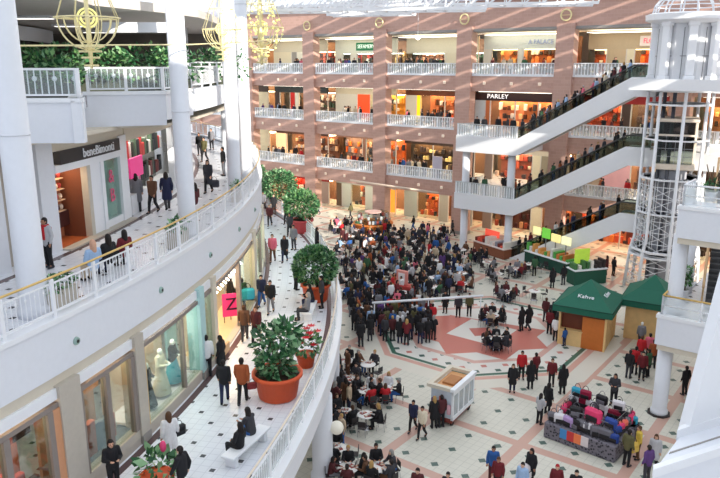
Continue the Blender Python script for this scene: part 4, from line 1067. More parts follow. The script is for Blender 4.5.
    if fine:
        for s in (-1, 1):
            fc = MB(); fc.use(mat('eye_dark', (46, 34, 30), .4)); fc.ball(tuple(H + Vector((s * .033, .087, .014))), .013, 8, 6, (1.3, .6, .9)); out['eye%d' % s] = fc
        fc = MB(); fc.use(mat('lip', (166, 84, 80), .5)); fc.ball(tuple(H + Vector((0, .088, -.055))), .01, 8, 6, (2.4, .7, .7)); out['mouth'] = fc
        for n in ('eye-1', 'eye1', 'mouth'):
            o = out[n].build('tmp2'); og = v(tuple(o['_o'])); o.data.transform(Matrix.Translation(og)); out[n] = o.data; bpy.data.objects.remove(o)
    return out
NEAR, FAR = {}, {}
VARS = {'stand': ('stand', 0, 0), 'standcoat': ('stand', 1, 1), 'walk': ('walk', 0, 0), 'walkcoat': ('walk', 1, 1), 'hold': ('hold', 0, 1), 'sit': ('sit', 0, 0), 'sitlean': ('sitlean', 0, 1), 'sitback': ('sitback', 0, 1)}
def near_proto(k):
    if k not in NEAR: NEAR[k] = person_meshes(*VARS[k], .0145, True)
    return NEAR[k]
def far_proto(k):
    if k not in FAR:
        p = person_meshes(*VARS[k], .034, False); bm = bmesh.new(); 
        for i, n in enumerate(('body', 'hair', 'jacket', 'trousers', 'shoe-1', 'shoe1')):
            t = p[n].copy(); a = len(bm.faces); bm.from_mesh(t); bm.faces.ensure_lookup_table()
            for fc in bm.faces[a:]: fc.material_index = min(i, 4); fc.smooth = True
        me = bpy.data.meshes.new('person_far_' + k); bm.to_mesh(me); bm.free()
        for i in range(5): me.materials.append(mat('skin', (206, 160, 134)))
        FAR[k] = me
    return FAR[k]
CL = {'black': (30, 30, 34), 'charcoal': (58, 58, 64), 'grey': (126, 126, 132), 'light grey': (184, 184, 188), 'white': (228, 228, 230), 'navy': (38, 44, 74), 'blue': (44, 92, 158), 'light blue': (160, 188, 222), 'turquoise': (54, 170, 190),
      'red': (190, 36, 44), 'dark red': (110, 32, 40), 'pink': (222, 110, 130), 'brown': (104, 72, 52), 'rust': (160, 82, 44), 'beige': (196, 176, 150), 'purple': (92, 62, 120), 'green': (58, 96, 66), 'olive': (96, 92, 60), 'yellow': (222, 190, 80), 'cream': (226, 214, 190), 'maroon': (84, 36, 40)}
def cloth(n): return mat('cloth_' + n.replace(' ', '_'), CL[n], .8, var=.16, scale=14)
HAIRC = {'dark': (34, 26, 24), 'brown': (84, 56, 36), 'grey': (150, 146, 142), 'blond': (176, 140, 86), 'bald': (206, 160, 134), 'white': (226, 226, 226), 'red cap': (170, 30, 40)}
def hairm(n): return mat('hair_' + n.replace(' ', '_'), HAIRC[n], .7, var=.2, scale=20)
SKINS = [mat('skin', (206, 160, 134), .55), mat('skin_fair', (220, 178, 154), .55), mat('skin_tan', (176, 126, 100), .55)]
PEOPLE = []       # (object, base label, position)
NPEOPLE = [0]; ALLP = []
prnd = random.Random(11)
POSEW = {'stand': 'standing', 'standcoat': 'standing', 'walk': 'walking', 'walkcoat': 'walking', 'hold': 'holding something', 'sit': 'seated', 'sitlean': 'seated', 'sitback': 'seated'}
def person(x, y, z, k='stand', rz=0.0, top='black', bot='black', hair='dark', near=False, h=None, label=None, reg=True, extra=''):
    s = (h or prnd.uniform(.96, 1.05)); skin = SKINS[0] if hair == 'bald' else prnd.choice(SKINS)
    cols = {'body': skin, 'hair': hairm(hair), 'jacket': cloth(top), 'trousers': cloth(bot), 'shoe1': cloth('black' if bot != 'black' or prnd.random() < .5 else 'charcoal')}
    cols['shoe-1'] = cols['shoe1']
    if near:
        P = near_proto(k); root = None
        for n in ('body', 'hair', 'jacket', 'trousers', 'shoe-1', 'shoe1', 'eye-1', 'eye1', 'mouth'):
            o = bpy.data.objects.new({'body': 'person', 'shoe-1': 'shoe', 'shoe1': 'shoe', 'eye-1': 'eye', 'eye1': 'eye'}.get(n, n), P[n]); COL.objects.link(o)
            if n in cols:
                o.material_slots[0].link = 'OBJECT'; o.material_slots[0].material = cols[n]
            if root is None: root = o
            else: o.parent = root
    else:
        root = bpy.data.objects.new('person', far_proto(k)); COL.objects.link(root)
        for i, n in enumerate(('body', 'hair', 'jacket', 'trousers', 'shoe1')):
            root.material_slots[i].link = 'OBJECT'; root.material_slots[i].material = cols[n]
    root.location = (x, y, z); root.rotation_euler = (0, 0, rz); root.scale = (s, s, s)
    root['category'] = 'person'; NPEOPLE[0] += 1; ALLP.append((root, near))
    garment = 'coat' if VARS[k][1] else 'jacket'
    legs = 'jeans' if bot in ('blue', 'navy') else 'trousers'
    if label: root['label'] = label
    elif reg: PEOPLE.append((root, f'person in {top} {garment} and {bot} {legs} {POSEW[k]}' + extra, (x, y, z)))
    return root
def pp(px, py, z, *a, **k):
    x, y = at(px, py, z); return person(x, y, z, *a, **k)
TO_CAM = PI            # facing the camera is about rz = pi (they look along +Y by default)
# -- upper gallery (z 11)
scarfed = pp(50, 268, 11, 'stand', 2.6, 'light grey', 'black', near=True, label='person in light grey top with red scarf walking past the near white column')
m = MB().use(cloth('red')); m.tube([(.1 * math.cos(i * PI / 6), .02 + .1 * math.sin(i * PI / 6), 1.47) for i in range(12)], .045, 6, True); m.rbox(-.11, .11, .1, .17, 1.0, 1.45, .03); m.rbox(-.12, .12, -.17, -.1, 1.05, 1.42, .03)
o = m.build('scarf', None, org=(0, 0, 0)); o.parent = scarfed; o.location = (0, 0, 0)
pp(138, 212, 11, 'standcoat', .3, 'grey', 'charcoal', near=True, label='person in grey coat standing before the pink poster shop')
pp(154, 213, 11, 'walk', 2.9, 'brown', 'black', near=True, label='person in brown jacket walking by the second round column')
pp(168, 210, 11, 'walkcoat', .4, 'navy', 'charcoal', near=True, label='person in navy coat half hidden beside the second round column')
pp(209, 193, 11, 'walkcoat', 3.0, 'charcoal', 'black', near=True, label='person in dark coat with shopping bags walking along the upper gallery')
pp(205, 162, 11, 'walk', 2.8, 'olive', 'black', near=True, label='person in olive jacket further along the upper gallery')
pp(188, 168, 11, 'standcoat', 1.2, 'black', 'black', near=True, label='person in long black coat beside shop wall of the upper gallery')
pp(195, 214, 11, 'sitback', 1.0, 'maroon', 'grey', near=True, label='person in maroon jacket seated by the gold handrail')
pp(224, 176, 11, 'stand', 2.0, 'black', 'grey', label='person in black jacket in shadow of the third round column')
pp(95, 283, 11, 'sitback', .9, 'light blue', 'beige', 'bald', near=True, label='bald person in light blue shirt seated behind the gold handrail')
pp(110, 276, 11, 'sitback', .9, 'black', 'navy', near=True, label='person with thick dark hair seated behind the gold handrail')
pp(126, 268, 11, 'sitback', .8, 'dark red', 'black', near=True, label='person in dark red jacket seated behind the gold handrail')
pp(212, 150, 11, 'stand', 3.0, 'grey', 'black', label='small distant person in grey at the far end of the upper gallery')
pp(200, 156, 11, 'stand', 3.0, 'black', 'black', label='small distant person in black at the far end of the upper gallery')
# -- middle gallery (z 5.5)
M = 5.5
pp(208, 376, M, 'stand', .2, 'white', 'black', near=True, label='person in white shirt and black trousers by the aqua shop window')
pp(222, 374, M, 'standcoat', 1.2, 'black', 'black', near=True, label='person in long black coat facing the person in white shirt')
pp(225, 403, M, 'walk', .1, 'black', 'navy', near=True, label='person in black jacket and jeans walking away on white tiles')
pp(243, 404, M, 'walk', .0, 'rust', 'black', near=True, label='person in rust orange jacket walking away beside the terracotta pot')
pp(245, 341, M, 'walk', .1, 'brown', 'charcoal', 'brown', near=True, label='person in brown jacket walking away between doorway and ficus')
pp(257, 343, M, 'walk', 2.9, 'maroon', 'black', 'brown', near=True, label='person in maroon jacket just behind the leafy ficus')
pp(243, 312, M, 'stand', .6, 'green', 'charcoal', near=True, label='person in green jacket carrying a big turquoise bag')
pp(262, 306, M, 'walk', 3.0, 'navy', 'blue', near=True, label='person in navy jacket and jeans walking beside person in black')
pp(271, 313, M, 'walk', 3.1, 'black', 'grey', near=True, label='person in black jacket and grey trousers walking beside person in navy')
pp(231, 309, M, 'standcoat', 2.2, 'black', 'black', near=True, label='person in black coat behind the pink sign board')
pp(261, 258, M, 'walk', 3.1, 'black', 'black', near=True, label='person in black walking along gallery beside person in pink jacket')
pp(273, 262, M, 'walk', 3.1, 'pink', 'brown', 'brown', near=True, label='person in pink jacket walking along the middle gallery')
pp(285, 262, M, 'walkcoat', 3.0, 'black', 'navy', 'brown', near=True, label='person in black coat and navy trousers beside person in pink jacket')
pp(257, 229, M, 'walk', 3.1, 'black', 'black', near=True, label='person in black jacket far along gallery near the shop wall')
pp(270, 226, M, 'walk', 3.1, 'maroon', 'black', near=True, label='person in maroon jacket far along gallery by pale planter tree')
pp(294, 250, M, 'stand', 2.7, 'grey', 'charcoal', near=True, label='person in grey jacket below the pink red planter')
pp(317, 252, M, 'standcoat', -1.4, 'black', 'black', near=True, label='person in black coat at the railing past the round tree')
pp(296, 290, M, 'stand', -1.0, 'black', 'black', near=True, label='person in black standing beside the round tree planter')
pp(252, 277, M, 'stand', 3.0, 'black', 'charcoal', h=.68, near=True, label='small child in black at the shop side of the gallery')
pp(252, 262, M, 'stand', 3.0, 'grey', 'black', h=.62, near=True, label='small child in grey by the far shop wall')
pp(245, 255, M, 'stand', 2.8, 'pink', 'grey', near=True, label='person in pale pink top close under curved fascia')
pp(307, 320, M, 'sitback', 1.6, 'grey', 'charcoal', 'grey', near=True, label='person in grey jacket seated beside red poinsettias')
pp(312, 310, M, 'sitlean', 1.9, 'black', 'navy', near=True, label='person in black jacket seated on rail side bench')
pp(322, 308, M, 'stand', 1.7, 'charcoal', 'black', near=True, label='person in charcoal jacket standing at rail beside terracotta tree pot')
pp(313, 303, M, 'stand', 2.2, 'white', 'navy', near=True, h=.9, label='person in white top by the bench below the round tree')
pp(115, 492, M, 'hold', -2.5, 'black', 'black', near=True, label='person in black hooded coat facing out beside dim shop window')
pp(172, 462, M, 'standcoat', .5, 'white', 'black', 'brown', near=True, label='person in long white coat with black shoulder bag')
pp(240, 460, M, 'sitback', 1.0, 'black', 'black', near=True, label='person in black seated on the white bench, lower of the two')
pp(252, 446, M, 'sitlean', 1.0, 'charcoal', 'blue', near=True, label='person in charcoal jacket and jeans seated higher on white bench')
pp(184, 500, M, 'walk', 1.2, 'black', 'black', near=True, label='person in black partly hidden behind the flowering pot plant')
for px, py, t, b in ((264, 212, 'grey', 'black'), (262, 200, 'black', 'navy'), (274, 214, 'black', 'black'), (290, 236, 'charcoal', 'black'), (287, 224, 'dark red', 'black'), (268, 204, 'pink', 'black')):
    pp(px, py, M, prnd.choice(('walk', 'stand')), 3.1 + prnd.uniform(-.4, .4), t, b)
# -- ground: those that stand out
G = [(413, 431, 'walk', 2.7, 'navy', 'black', 'dark', 'person in navy jacket walking toward the white display cart'),
     (422, 438, 'walk', 2.6, 'cream', 'black', 'dark', 'person in cream hooded top walking toward the white display cart'),
     (434, 428, 'standcoat', .2, 'black', 'black', 'blond', 'person in black coat with fair hair at end of white cart'),
     (441, 427, 'stand', .3, 'maroon', 'black', 'dark', 'person in maroon jacket at open end of white display cart'),
     (512, 392, 'standcoat', 2.9, 'black', 'navy', 'brown', 'person in long black coat beside person in red jacket'),
     (521, 379, 'stand', 3.0, 'red', 'black', 'dark', 'person in bright red jacket behind person in long black coat'),
     (530, 389, 'standcoat', .1, 'black', 'black', 'dark', 'person in black coat and scarf just above the bag stall'),
     (535, 380, 'stand', .4, 'dark red', 'black', 'dark', 'person in dark red jacket behind black coated person above stall'),
     (551, 386, 'stand', 2.8, 'dark red', 'black', 'brown', 'person in dark red coat standing at back of bag stall'),
     (562, 394, 'standcoat', .1, 'black', 'black', 'dark', 'tall person in black coat at back corner of bag stall'),
     (539, 424, 'hold', -.9, 'light grey', 'black', 'dark', 'person in light grey top standing at end of bag stall'),
     (547, 414, 'standcoat', -.9, 'black', 'black', 'dark', 'person in black coat leaning over the end of bag stall'),
     (613, 405, 'hold', 2.6, 'charcoal', 'black', 'dark', 'stall keeper in charcoal top at far corner of bag stall'),
     (617, 430, 'stand', 1.2, 'navy', 'black', 'dark', 'person in navy jacket with turquoise bag at stall corner'),
     (626, 466, 'stand', -1.0, 'olive', 'black', 'dark', 'person in olive jacket holding yellow bag near balcony edge'),
     (637, 459, 'stand', 1.4, 'yellow', 'brown', 'brown', 'person in yellow jacket beside person in olive jacket'),
     (646, 482, 'stand', .4, 'purple', 'charcoal', 'dark', 'person in purple jacket talking to person in light top'),
     (653, 468, 'standcoat', 2.6, 'light grey', 'black', 'brown', 'person in light grey coat facing person in purple jacket'),
     (492, 482, 'stand', 2.9, 'blue', 'maroon', 'dark', 'person in blue jacket at the lower edge of the food court'),
     (497, 492, 'stand', 2.7, 'dark red', 'black', 'brown', 'person in dark red at lower edge beside blue jacket'),
     (521, 498, 'stand', 2.5, 'light blue', 'navy', 'dark', 'person in pale blue jacket stooping over pushchair'),
     (530, 484, 'standcoat', 2.2, 'black', 'black', 'dark', 'person in black coat beside person in pale blue jacket'),
     (555, 500, 'stand', 2.8, 'dark red', 'black', 'red cap', 'person with red cap at lower edge below bag stall'),
     (574, 506, 'stand', 2.8, 'black', 'black', 'dark', 'person with dark hair at lower edge below bag stall'),
     (417, 506, 'stand', 2.8, 'maroon', 'black', 'dark', 'person with dark maroon top at lower edge below white cart'),
     (447, 508, 'stand', 2.8, 'black', 'black', 'dark', 'person whose head just shows at lower edge below cart'),
     (564, 346, 'stand', .5, 'blue', 'navy', 'dark', 'child in blue jacket standing at corner of green kiosk'),
     (555, 341, 'stand', -.6, 'white', 'black', 'dark', 'person in white jacket queueing at green roofed kiosk'),
     (549, 334, 'stand', -.6, 'dark red', 'black', 'dark', 'person in dark red jacket queueing at green roofed kiosk'),
     (552, 326, 'standcoat', -.7, 'black', 'black', 'dark', 'person in black coat queueing at green roofed kiosk'),
     (545, 322, 'stand', -.7, 'maroon', 'charcoal', 'brown', 'person in maroon jacket at the back of kiosk queue'),
     (559, 333, 'stand', -.6, 'charcoal', 'black', 'dark', 'person in charcoal jacket close to the kiosk counter'),
     (521, 331, 'standcoat', .6, 'black', 'black', 'dark', 'person in black coat crossing red star, slightly behind companion'),
     (528, 330, 'walkcoat', .6, 'black', 'charcoal', 'dark', 'person in black coat crossing red star, slightly ahead'),
     (458, 317, 'stand', 2.9, 'charcoal', 'black', 'dark', 'person in charcoal jacket on red star by barrier beam end'),
     (469, 316, 'stand', 3.0, 'olive', 'black', 'dark', 'person in olive jacket on red star by barrier beam end'),
     (445, 313, 'standcoat', 2.7, 'black', 'black', 'dark', 'person in black coat at the corner of the red star'),
     (457, 291, 'stand', 3.0, 'light grey', 'black', 'dark', 'person in light grey jacket beyond the barrier beam'),
     (628, 378, 'stand', -.7, 'black', 'charcoal', 'dark', 'person in black jacket at end of queue by balcony'),
     (634, 374, 'stand', -.7, 'red', 'black', 'dark', 'person in red jacket in queue beside balcony'),
     (641, 380, 'stand', 2.8, 'dark red', 'black', 'dark', 'person in dark red jacket in queue beside balcony'),
     (647, 377, 'stand', .7, 'green', 'black', 'dark', 'person in green jacket in queue beside balcony'),
     (640, 362, 'stand', -.5, 'red', 'maroon', 'brown', 'person in red jacket further back in queue beside balcony'),
     (648, 360, 'stand', -.5, 'pink', 'black', 'dark', 'person in pink jacket further back in queue beside balcony'),
     (652, 368, 'stand', -.3, 'rust', 'black', 'dark', 'person in rust jacket in queue close against balcony'),
     (640, 347, 'stand', -.3, 'grey', 'charcoal', 'white', 'person with white cap at side wall of second kiosk'),
     (684, 395, 'stand', .3, 'black', 'black', 'dark', 'person in black under balcony behind the white column'),
     (552, 288, 'standcoat', .1, 'black', 'black', 'dark', 'person in black coat before the green food counter'),
     (563, 285, 'stand', .2, 'black', 'charcoal', 'dark', 'person in black jacket with white bag before green counter'),
     (606, 275, 'standcoat', 1.2, 'maroon', 'black', 'dark', 'person in maroon coat behind green kiosk roof'),
     (613, 276, 'stand', -1.2, 'black', 'black', 'dark', 'person in black jacket behind green kiosk roof'),
     (534, 276, 'stand', .1, 'green', 'black', 'dark', 'person in green jacket at the end of food counter')]
for px, py, k, rz, t, b, hr, lb in G:
    pp(px, py, 0, k, rz, t, b, hr, near=py > 300, label=lb, h=.72 if lb.startswith('child') else None)

# ================================================================== food court furniture
TABLE_W = mat('table_white', (236, 234, 230), .35, var=.02); CHAIRM = mat('chair_dark', (52, 48, 50), .5); CHROME = mat('chrome', (190, 190, 194), .25, .9)
def make_table():
    t = empty('cafe_table')
    MB().use(TABLE_W).lathe([(.42, .715), (.45, .725), (.45, .745), (.43, .755)], 24).build('tabletop', t)
    MB().use(CHROME).lathe([(.045, .04), (.045, .715)], 12).build('pedestal', t)
    MB().use(CHROME).lathe([(.28, 0), (.28, .02), (.05, .05)], 20).build('base', t)
    return t
def make_chair():
    t = empty('cafe_chair')
    MB().use(CHAIRM).rbox(-.2, .2, -.2, .2, .43, .47, .012).build('seat', t)
    MB().use(CHAIRM).rbox(-.19, .19, -.22, -.19, .56, .86, .012).build('backrest', t)
    for sx in (-1, 1):
        MB().use(CHROME).cone((sx * .17, -.19, .45), (sx * .175, -.205, .6), .012, .012, 6).build('back_post', t)
        for sy in (-1, 1): MB().use(CHROME).cone((sx * .17, sy * .17, .44), (sx * .2, sy * .2, 0), .013, .013, 6).build('leg', t)
    return t
TT = None; CC = None
TAB, CHR, TRAYS = [], [], []
TRAY = None
def make_tray():
    t = empty('food_tray')
    MB().use(mat('tray_red', (150, 60, 54), .4)).rbox(-.17, .17, -.12, .12, 0, .018, .008).build('tray', t)
    MB().use(WHITE2).lathe([(.03, .018), (.042, .13), (.038, .13), (.028, .03)], 12, (.09, .04, 0)).build('paper_cup', t)
    MB().use(CREAM).rbox(-.12, .0, -.07, .06, .018, .05, .01).build('food_box', t)
    return t
prot_t = snapshot(make_table()); prot_c = snapshot(make_chair()); prot_y = snapshot(make_tray())
used = {'t': 0, 'c': 0, 'y': 0}
def put(kind, tree, x, y, z, rz):
    if not used[kind]: o = tree[0]; used[kind] = 1; o.location = (x, y, z); o.rotation_euler = (0, 0, rz)
    else: o = dup(tree, (x, y, z), rz)
    return o
TOPC = ['black'] * 15 + ['charcoal'] * 4 + ['grey', 'navy', 'navy', 'blue', 'dark red', 'red', 'brown', 'maroon', 'white', 'light grey', 'beige', 'purple', 'rust', 'pink', 'olive', 'green', 'light blue', 'cream']
BOTC = ['black'] * 5 + ['charcoal', 'navy', 'navy', 'blue', 'grey', 'brown']
HRC = ['dark'] * 6 + ['brown'] * 3 + ['grey', 'blond']
def table_set(x, y, a, n=4, fill=.75, near=False, tops=None):
    o = put('t', prot_t, x, y, 0, a); o['category'] = 'table'; o['group'] = 'round food court tables'; TAB.append((o, 'round white food court table', (x, y, 0)))
    for i in range(n):
        an = a + 2 * PI * i / n + prnd.uniform(-.15, .15); r = .78
        cx, cy = x + r * math.cos(an), y + r * math.sin(an); rz = an + PI / 2
        c = put('c', prot_c, cx, cy, 0, rz); c['category'] = 'chair'; c['group'] = 'food court chairs'; CHR.append((c, 'dark food court chair', (cx, cy, 0)))
        if prnd.random() < fill:
            tp_ = prnd.choice(tops or TOPC)
            person(cx - .03 * math.cos(an), cy - .03 * math.sin(an), 0, prnd.choice(('sit', 'sitlean', 'sitback', 'sit')), rz, tp_, prnd.choice(BOTC), prnd.choice(HRC), near=near)
    for i in range(2 if prnd.random() < .7 else 1):
        an = a + PI / 4 + i * PI + prnd.uniform(-.3, .3); q = put('y', prot_y, x + .2 * math.cos(an), y + .2 * math.sin(an), .755, an + 1.5)
        q['category'] = 'tray'; q['group'] = 'trays on the food court tables'; TRAYS.append((q, 'small tray with cup and food box on table', (x, y, 0)))
for px, py, n, fl in ((349, 391, 4, .8), (366, 403, 5, .9), (385, 401, 4, .75), (345, 425, 4, .8), (366, 428, 4, .6), (337, 462, 4, .7), (348, 483, 4, .9), (378, 482, 5, .95), (368, 376, 4, .5), (346, 372, 3, .6)):
    x, y = at(px, py, 0); table_set(x, y, prnd.uniform(0, 1.5), n, fl, near=True, tops=['black'] * 11 + ['charcoal', 'charcoal', 'maroon', 'grey', 'red', 'white', 'brown'])
for px, py, n, fl in ((492, 325, 6, .95), (496, 349, 6, .95), (506, 301, 5, .9), (516, 277, 5, .7), (530, 272, 4, .7), (497, 282, 4, .6), (478, 262, 5, .8), (534, 300, 3, .2), (487, 270, 4, .7), (548, 268, 4, .4)):
    x, y = at(px, py, 0); table_set(x, y, prnd.uniform(0, 1.5), n, fl, tops=['black'] * 6 + ['charcoal', 'maroon', 'grey', 'beige', 'dark red'])
def inpoly(x, y, P):
    c = False; j = len(P) - 1
    for i in range(len(P)):
        if (P[i][1] > y) != (P[j][1] > y) and x < (P[j][0] - P[i][0]) * (y - P[i][1]) / (P[j][1] - P[i][1]) + P[i][0]: c = not c
        j = i
    return c
COURT = [(334, 222), (366, 234), (402, 236), (440, 228), (462, 252), (478, 286), (434, 306), (385, 318), (356, 332), (342, 312)]
spots_t = []
for i in range(-14, 16):
    for j in range(0, 16):
        x, y, _ = FAC(i * 2.55 + (j % 2) * 1.2 + prnd.uniform(-.2, .2), 3.5 + j * 2.3 + prnd.uniform(-.2, .2), 0)
        px, py = proj(x, y, 0)
        if inpoly(px, py, COURT): spots_t.append((x, y))
spots_t.sort(key=lambda t: t[1])
for x, y in spots_t: table_set(x, y, prnd.uniform(0, 1.5), 4, .85)
# standing people around the barrier beam and through the court
def crowd(P, n, zz=0, rz=(0, 6.28), tops=TOPC, mind=.62, keep=None):
    keep = keep if keep is not None else []
    xs = [p[0] for p in P]; ys = [p[1] for p in P]; tries = 0; got = 0
    while got < n and tries < 6000:
        tries += 1; px, py = prnd.uniform(min(xs), max(xs)), prnd.uniform(min(ys), max(ys))
        if not inpoly(px, py, P): continue
        x, y = at(px, py, zz)
        if any((x - a) ** 2 + (y - b) ** 2 < mind ** 2 for a, b in keep): continue
        keep.append((x, y)); got += 1
        yield x, y
tabs = [(p[0], p[1]) for _, _, p in TAB] + [(p[0], p[1]) for _, _, p in CHR]
for x, y in crowd([(350, 308), (372, 304), (432, 318), (434, 344), (400, 346), (372, 340), (362, 350), (352, 332)], 62, mind=.5, keep=list(tabs)):
    person(x, y, 0, prnd.choice(('stand', 'standcoat', 'stand', 'hold')), prnd.uniform(-.6, .6), prnd.choice(TOPC + ['black'] * 14 + ['purple', 'blue']), prnd.choice(BOTC), prnd.choice(HRC), near=False)
keepS = list(tabs)
for x, y in crowd([(338, 226), (402, 240), (440, 236), (470, 262), (452, 296), (372, 308), (346, 300)], 75, keep=keepS, mind=.45):
    person(x, y, 0, prnd.choice(('stand', 'walk', 'standcoat', 'hold')), prnd.uniform(0, 6.28), prnd.choice(TOPC), prnd.choice(BOTC), prnd.choice(HRC))
for x, y in crowd([(318, 378), (345, 372), (372, 410), (362, 440), (330, 470), (316, 470)], 16, keep=list(tabs), tops=None, mind=.5):
    person(x, y, 0, prnd.choice(('stand', 'standcoat', 'hold')), prnd.uniform(0, 6), prnd.choice(['black'] * 6 + ['charcoal', 'brown', 'rust', 'maroon', 'beige']), prnd.choice(BOTC), prnd.choice(HRC), near=True)
# -- riders: one row per escalator
for ei, (ps, run, z0, q0, q1) in enumerate(ESC):
    nm = ('lowest', 'middle', 'topmost')[ei]; n = (14, 18, 24)[ei]
    for i in range(n):
        k = int(1 + 26 * (i + prnd.uniform(-.3, .3)) / n); k = max(0, min(26, k)); a = ps + run * (k + .5) / 27; zz = z0 + 5.5 * (k + .5) / 27
        q = q0 + (.62 if i % 2 else 1.14); x, y, _ = FAC(a, q, 0)
        t_, b_ = prnd.choice(TOPC), prnd.choice(BOTC)
        o = person(x, y, zz, prnd.choice(('stand', 'stand', 'hold')), -FA - PI / 2 + prnd.uniform(-.3, .3) if ei < 2 else -FA - PI / 2 + PI + prnd.uniform(-.3, .3), t_, b_, prnd.choice(HRC), reg=False)
        o['label'] = f'{ordn(i)} rider up the {nm} escalator, in {t_} jacket and {b_} trousers'
# -- people on landings and behind the far railings
for li in (1, 2):
    for i in range(6 if li == 1 else 5):
        x, y, _ = FAC(LP0 + .8 + i * .95, LQ - .9 - prnd.uniform(0, 2.4), 0)
        person(x, y, LV[li], 'stand', prnd.uniform(2, 4.5), prnd.choice(TOPC), prnd.choice(BOTC), prnd.choice(HRC))
for li in (1, 2, 3):
    for bi in (1, 2, 3, 4, 5):
        if bi == 4 and li < 3: continue
        a, b = bays[bi]
        for i in range({1: 10, 2: 10, 3: 12, 4: 8, 5: 7}[bi]):
            x, y, _ = FAC(a * PITCH_F + 1.3 + prnd.uniform(.1, PITCH_F - 2.9), -prnd.uniform(.5, 2.4), 0)
            person(x, y, LV[li], prnd.choice(('stand', 'walk', 'stand')), prnd.uniform(1, 5), prnd.choice(TOPC), prnd.choice(BOTC), prnd.choice(HRC))
for i in range(5):
    x, y, _ = FAC(-8 + i * 4.6, 1.2 + prnd.uniform(0, .8), 0); person(x, y, 0, 'walk', prnd.uniform(0, 6), prnd.choice(TOPC), prnd.choice(BOTC))
# -- the smallest figures beyond the three hundred become one crowd mesh
def px_size(o):
    x, y, z = o.location; a = proj(x, y, z); b = proj(x, y, z + 1.7 * o.scale[0])
    if not (-10 < a[0] < 730 and b[1] < 478): return 0
    return a[1] - b[1]
far = sorted([o for o, n in ALLP if not n], key=px_size, reverse=True)
keepn = 296 - sum(1 for o, n in ALLP if n)
drop = far[keepn:]
dropset = {o.name for o in drop}
PEOPLE[:] = [t for t in PEOPLE if t[0].name not in dropset]
if drop:
    bm = bmesh.new(); cm = []
    for o in drop:
        t = o.data.copy(); t.transform(Matrix.Translation(o.location) @ Matrix.Rotation(o.rotation_euler[2], 4, 'Z') @ Matrix.Scale(o.scale[0], 4))
        ms = [sl.material for sl in o.material_slots]
        for q in ms:
            if q not in cm: cm.append(q)
        a = len(bm.faces); bm.from_mesh(t); bm.faces.ensure_lookup_table()
        for fc in bm.faces[a:]: fc.material_index = cm.index(ms[fc.material_index]); fc.smooth = True
        bpy.data.meshes.remove(t); bpy.data.objects.remove(o)
    me = bpy.data.meshes.new('crowd'); bm.to_mesh(me); bm.free()
    for q in cm: me.materials.append(q)
    o = bpy.data.objects.new('crowd', me); COL.objects.link(o); tag(o, 'distant small figures of the crowd beyond the railings and tables', 'crowd', None, 'stuff')
print('PEOPLE', NPEOPLE[0], 'tables', len(TAB), 'chairs', len(CHR))
# ================================================================== planters
def leaf_blob(m, c, r, n, size, rnd, mats, flat=.9, lo=-.7):
    for i in range(n):
        u = Vector((rnd.gauss(0, 1), rnd.gauss(0, 1), rnd.gauss(0, 1))).normalized()
        if u.z < lo: u.z = -u.z * .5
        rr = r * (.55 + .45 * rnd.random() ** .4); p = Vector(c) + Vector((u.x * rr, u.y * rr, u.z * rr * flat))
        d = (u + Vector((rnd.uniform(-.7, .7), rnd.uniform(-.7, .7), rnd.uniform(-.9, .3)))).normalized(); s = d.cross(Vector((rnd.uniform(-1, 1), rnd.uniform(-1, 1), 1))).normalized()
        nn = d.cross(s).normalized(); L = size * rnd.uniform(.7, 1.3); W = L * .3
        a, b, t = p, p + d * L * .5, p + d * L - nn * L * .12
        m.use(rnd.choice(mats))
        m.add([tuple(a), tuple(b + s * W + nn * L * .06), tuple(t), tuple(b - s * W + nn * L * .06), tuple(b)], [(0, 4, 1), (1, 4, 2), (2, 4, 3), (3, 4, 0)], True)
LEAF = [mat('leaf_dark', (38, 84, 52), .45, var=.2), mat('leaf_mid', (70, 124, 78), .4, var=.2), mat('leaf_light', (136, 176, 130), .4, var=.15)]
LEAFD = [mat('leaf_deep', (44, 92, 54), .5, var=.2), mat('leaf_dark', (38, 84, 52)), mat('leaf_mid', (70, 124, 78)), mat('leaf_fresh', (116, 160, 100), .45, var=.15), mat('leaf_light', (136, 176, 130))]
def planter(x, y, z, rp, hp, label, blobs, nleaf, size, potm, leafm, trunk, seed):
    rn = random.Random(seed); t = thing('potted_tree', label, 'potted plant', (x, y, z))
    MB().use(potm).lathe([(rp * .72, 0), (rp * .78, .05), (rp * .94, hp * .86), (rp * 1.04, hp * .87), (rp * 1.04, hp), (rp * .93, hp), (rp * .9, hp - .12)], 28, (x, y, z)).build('pot', t)
    MB().use(SOIL).lathe([(rp * .9, hp - .14), (rp * .9, hp - .11)], 24, (x, y, z)).build('soil', t)
    m = MB().use(mat('bark', (92, 76, 60), .9, var=.25))
    for i in range(3 if trunk else 5):
        a = i * 2.1; m.tube([(x + .08 * math.cos(a), y + .08 * math.sin(a), z + hp - .14), (x + .12 * math.cos(a), y + .12 * math.sin(a), z + hp + .5), (x + .4 * math.cos(a), y + .4 * math.sin(a), z + hp + 1.3)], [.05, .04, .02], 6)
    m.build('trunk', t)
    m = MB()
    for c, r, fr_ in blobs: leaf_blob(m, (x + c[0], y + c[1], z + hp + c[2]), r, int(nleaf * fr_), size, rn, leafm)
    m.build('foliage', t); return t
x, y = at(278, 396, 5.5)
planter(x, y, 5.5, .92, 1.0, 'big leaved ficus in large terracotta pot on the middle gallery', [((-.1, 0, .45), .62, .3), ((-.15, .1, 1.15), .72, .4), ((.3, 0, 1.5), .55, .25), ((.0, 0, .1), .6, .2)], 560, .3, TERRA, LEAF, False, 1)
x, y = at(316, 300, 5.5)
planter(x, y, 5.5, .78, .95, 'round bushy tree in terracotta pot halfway along the middle gallery', [((0, 0, .95), 1.15, 1)], 2900, .2, TERRA, LEAFD, True, 2)
x, y = at(302, 232, 5.5)
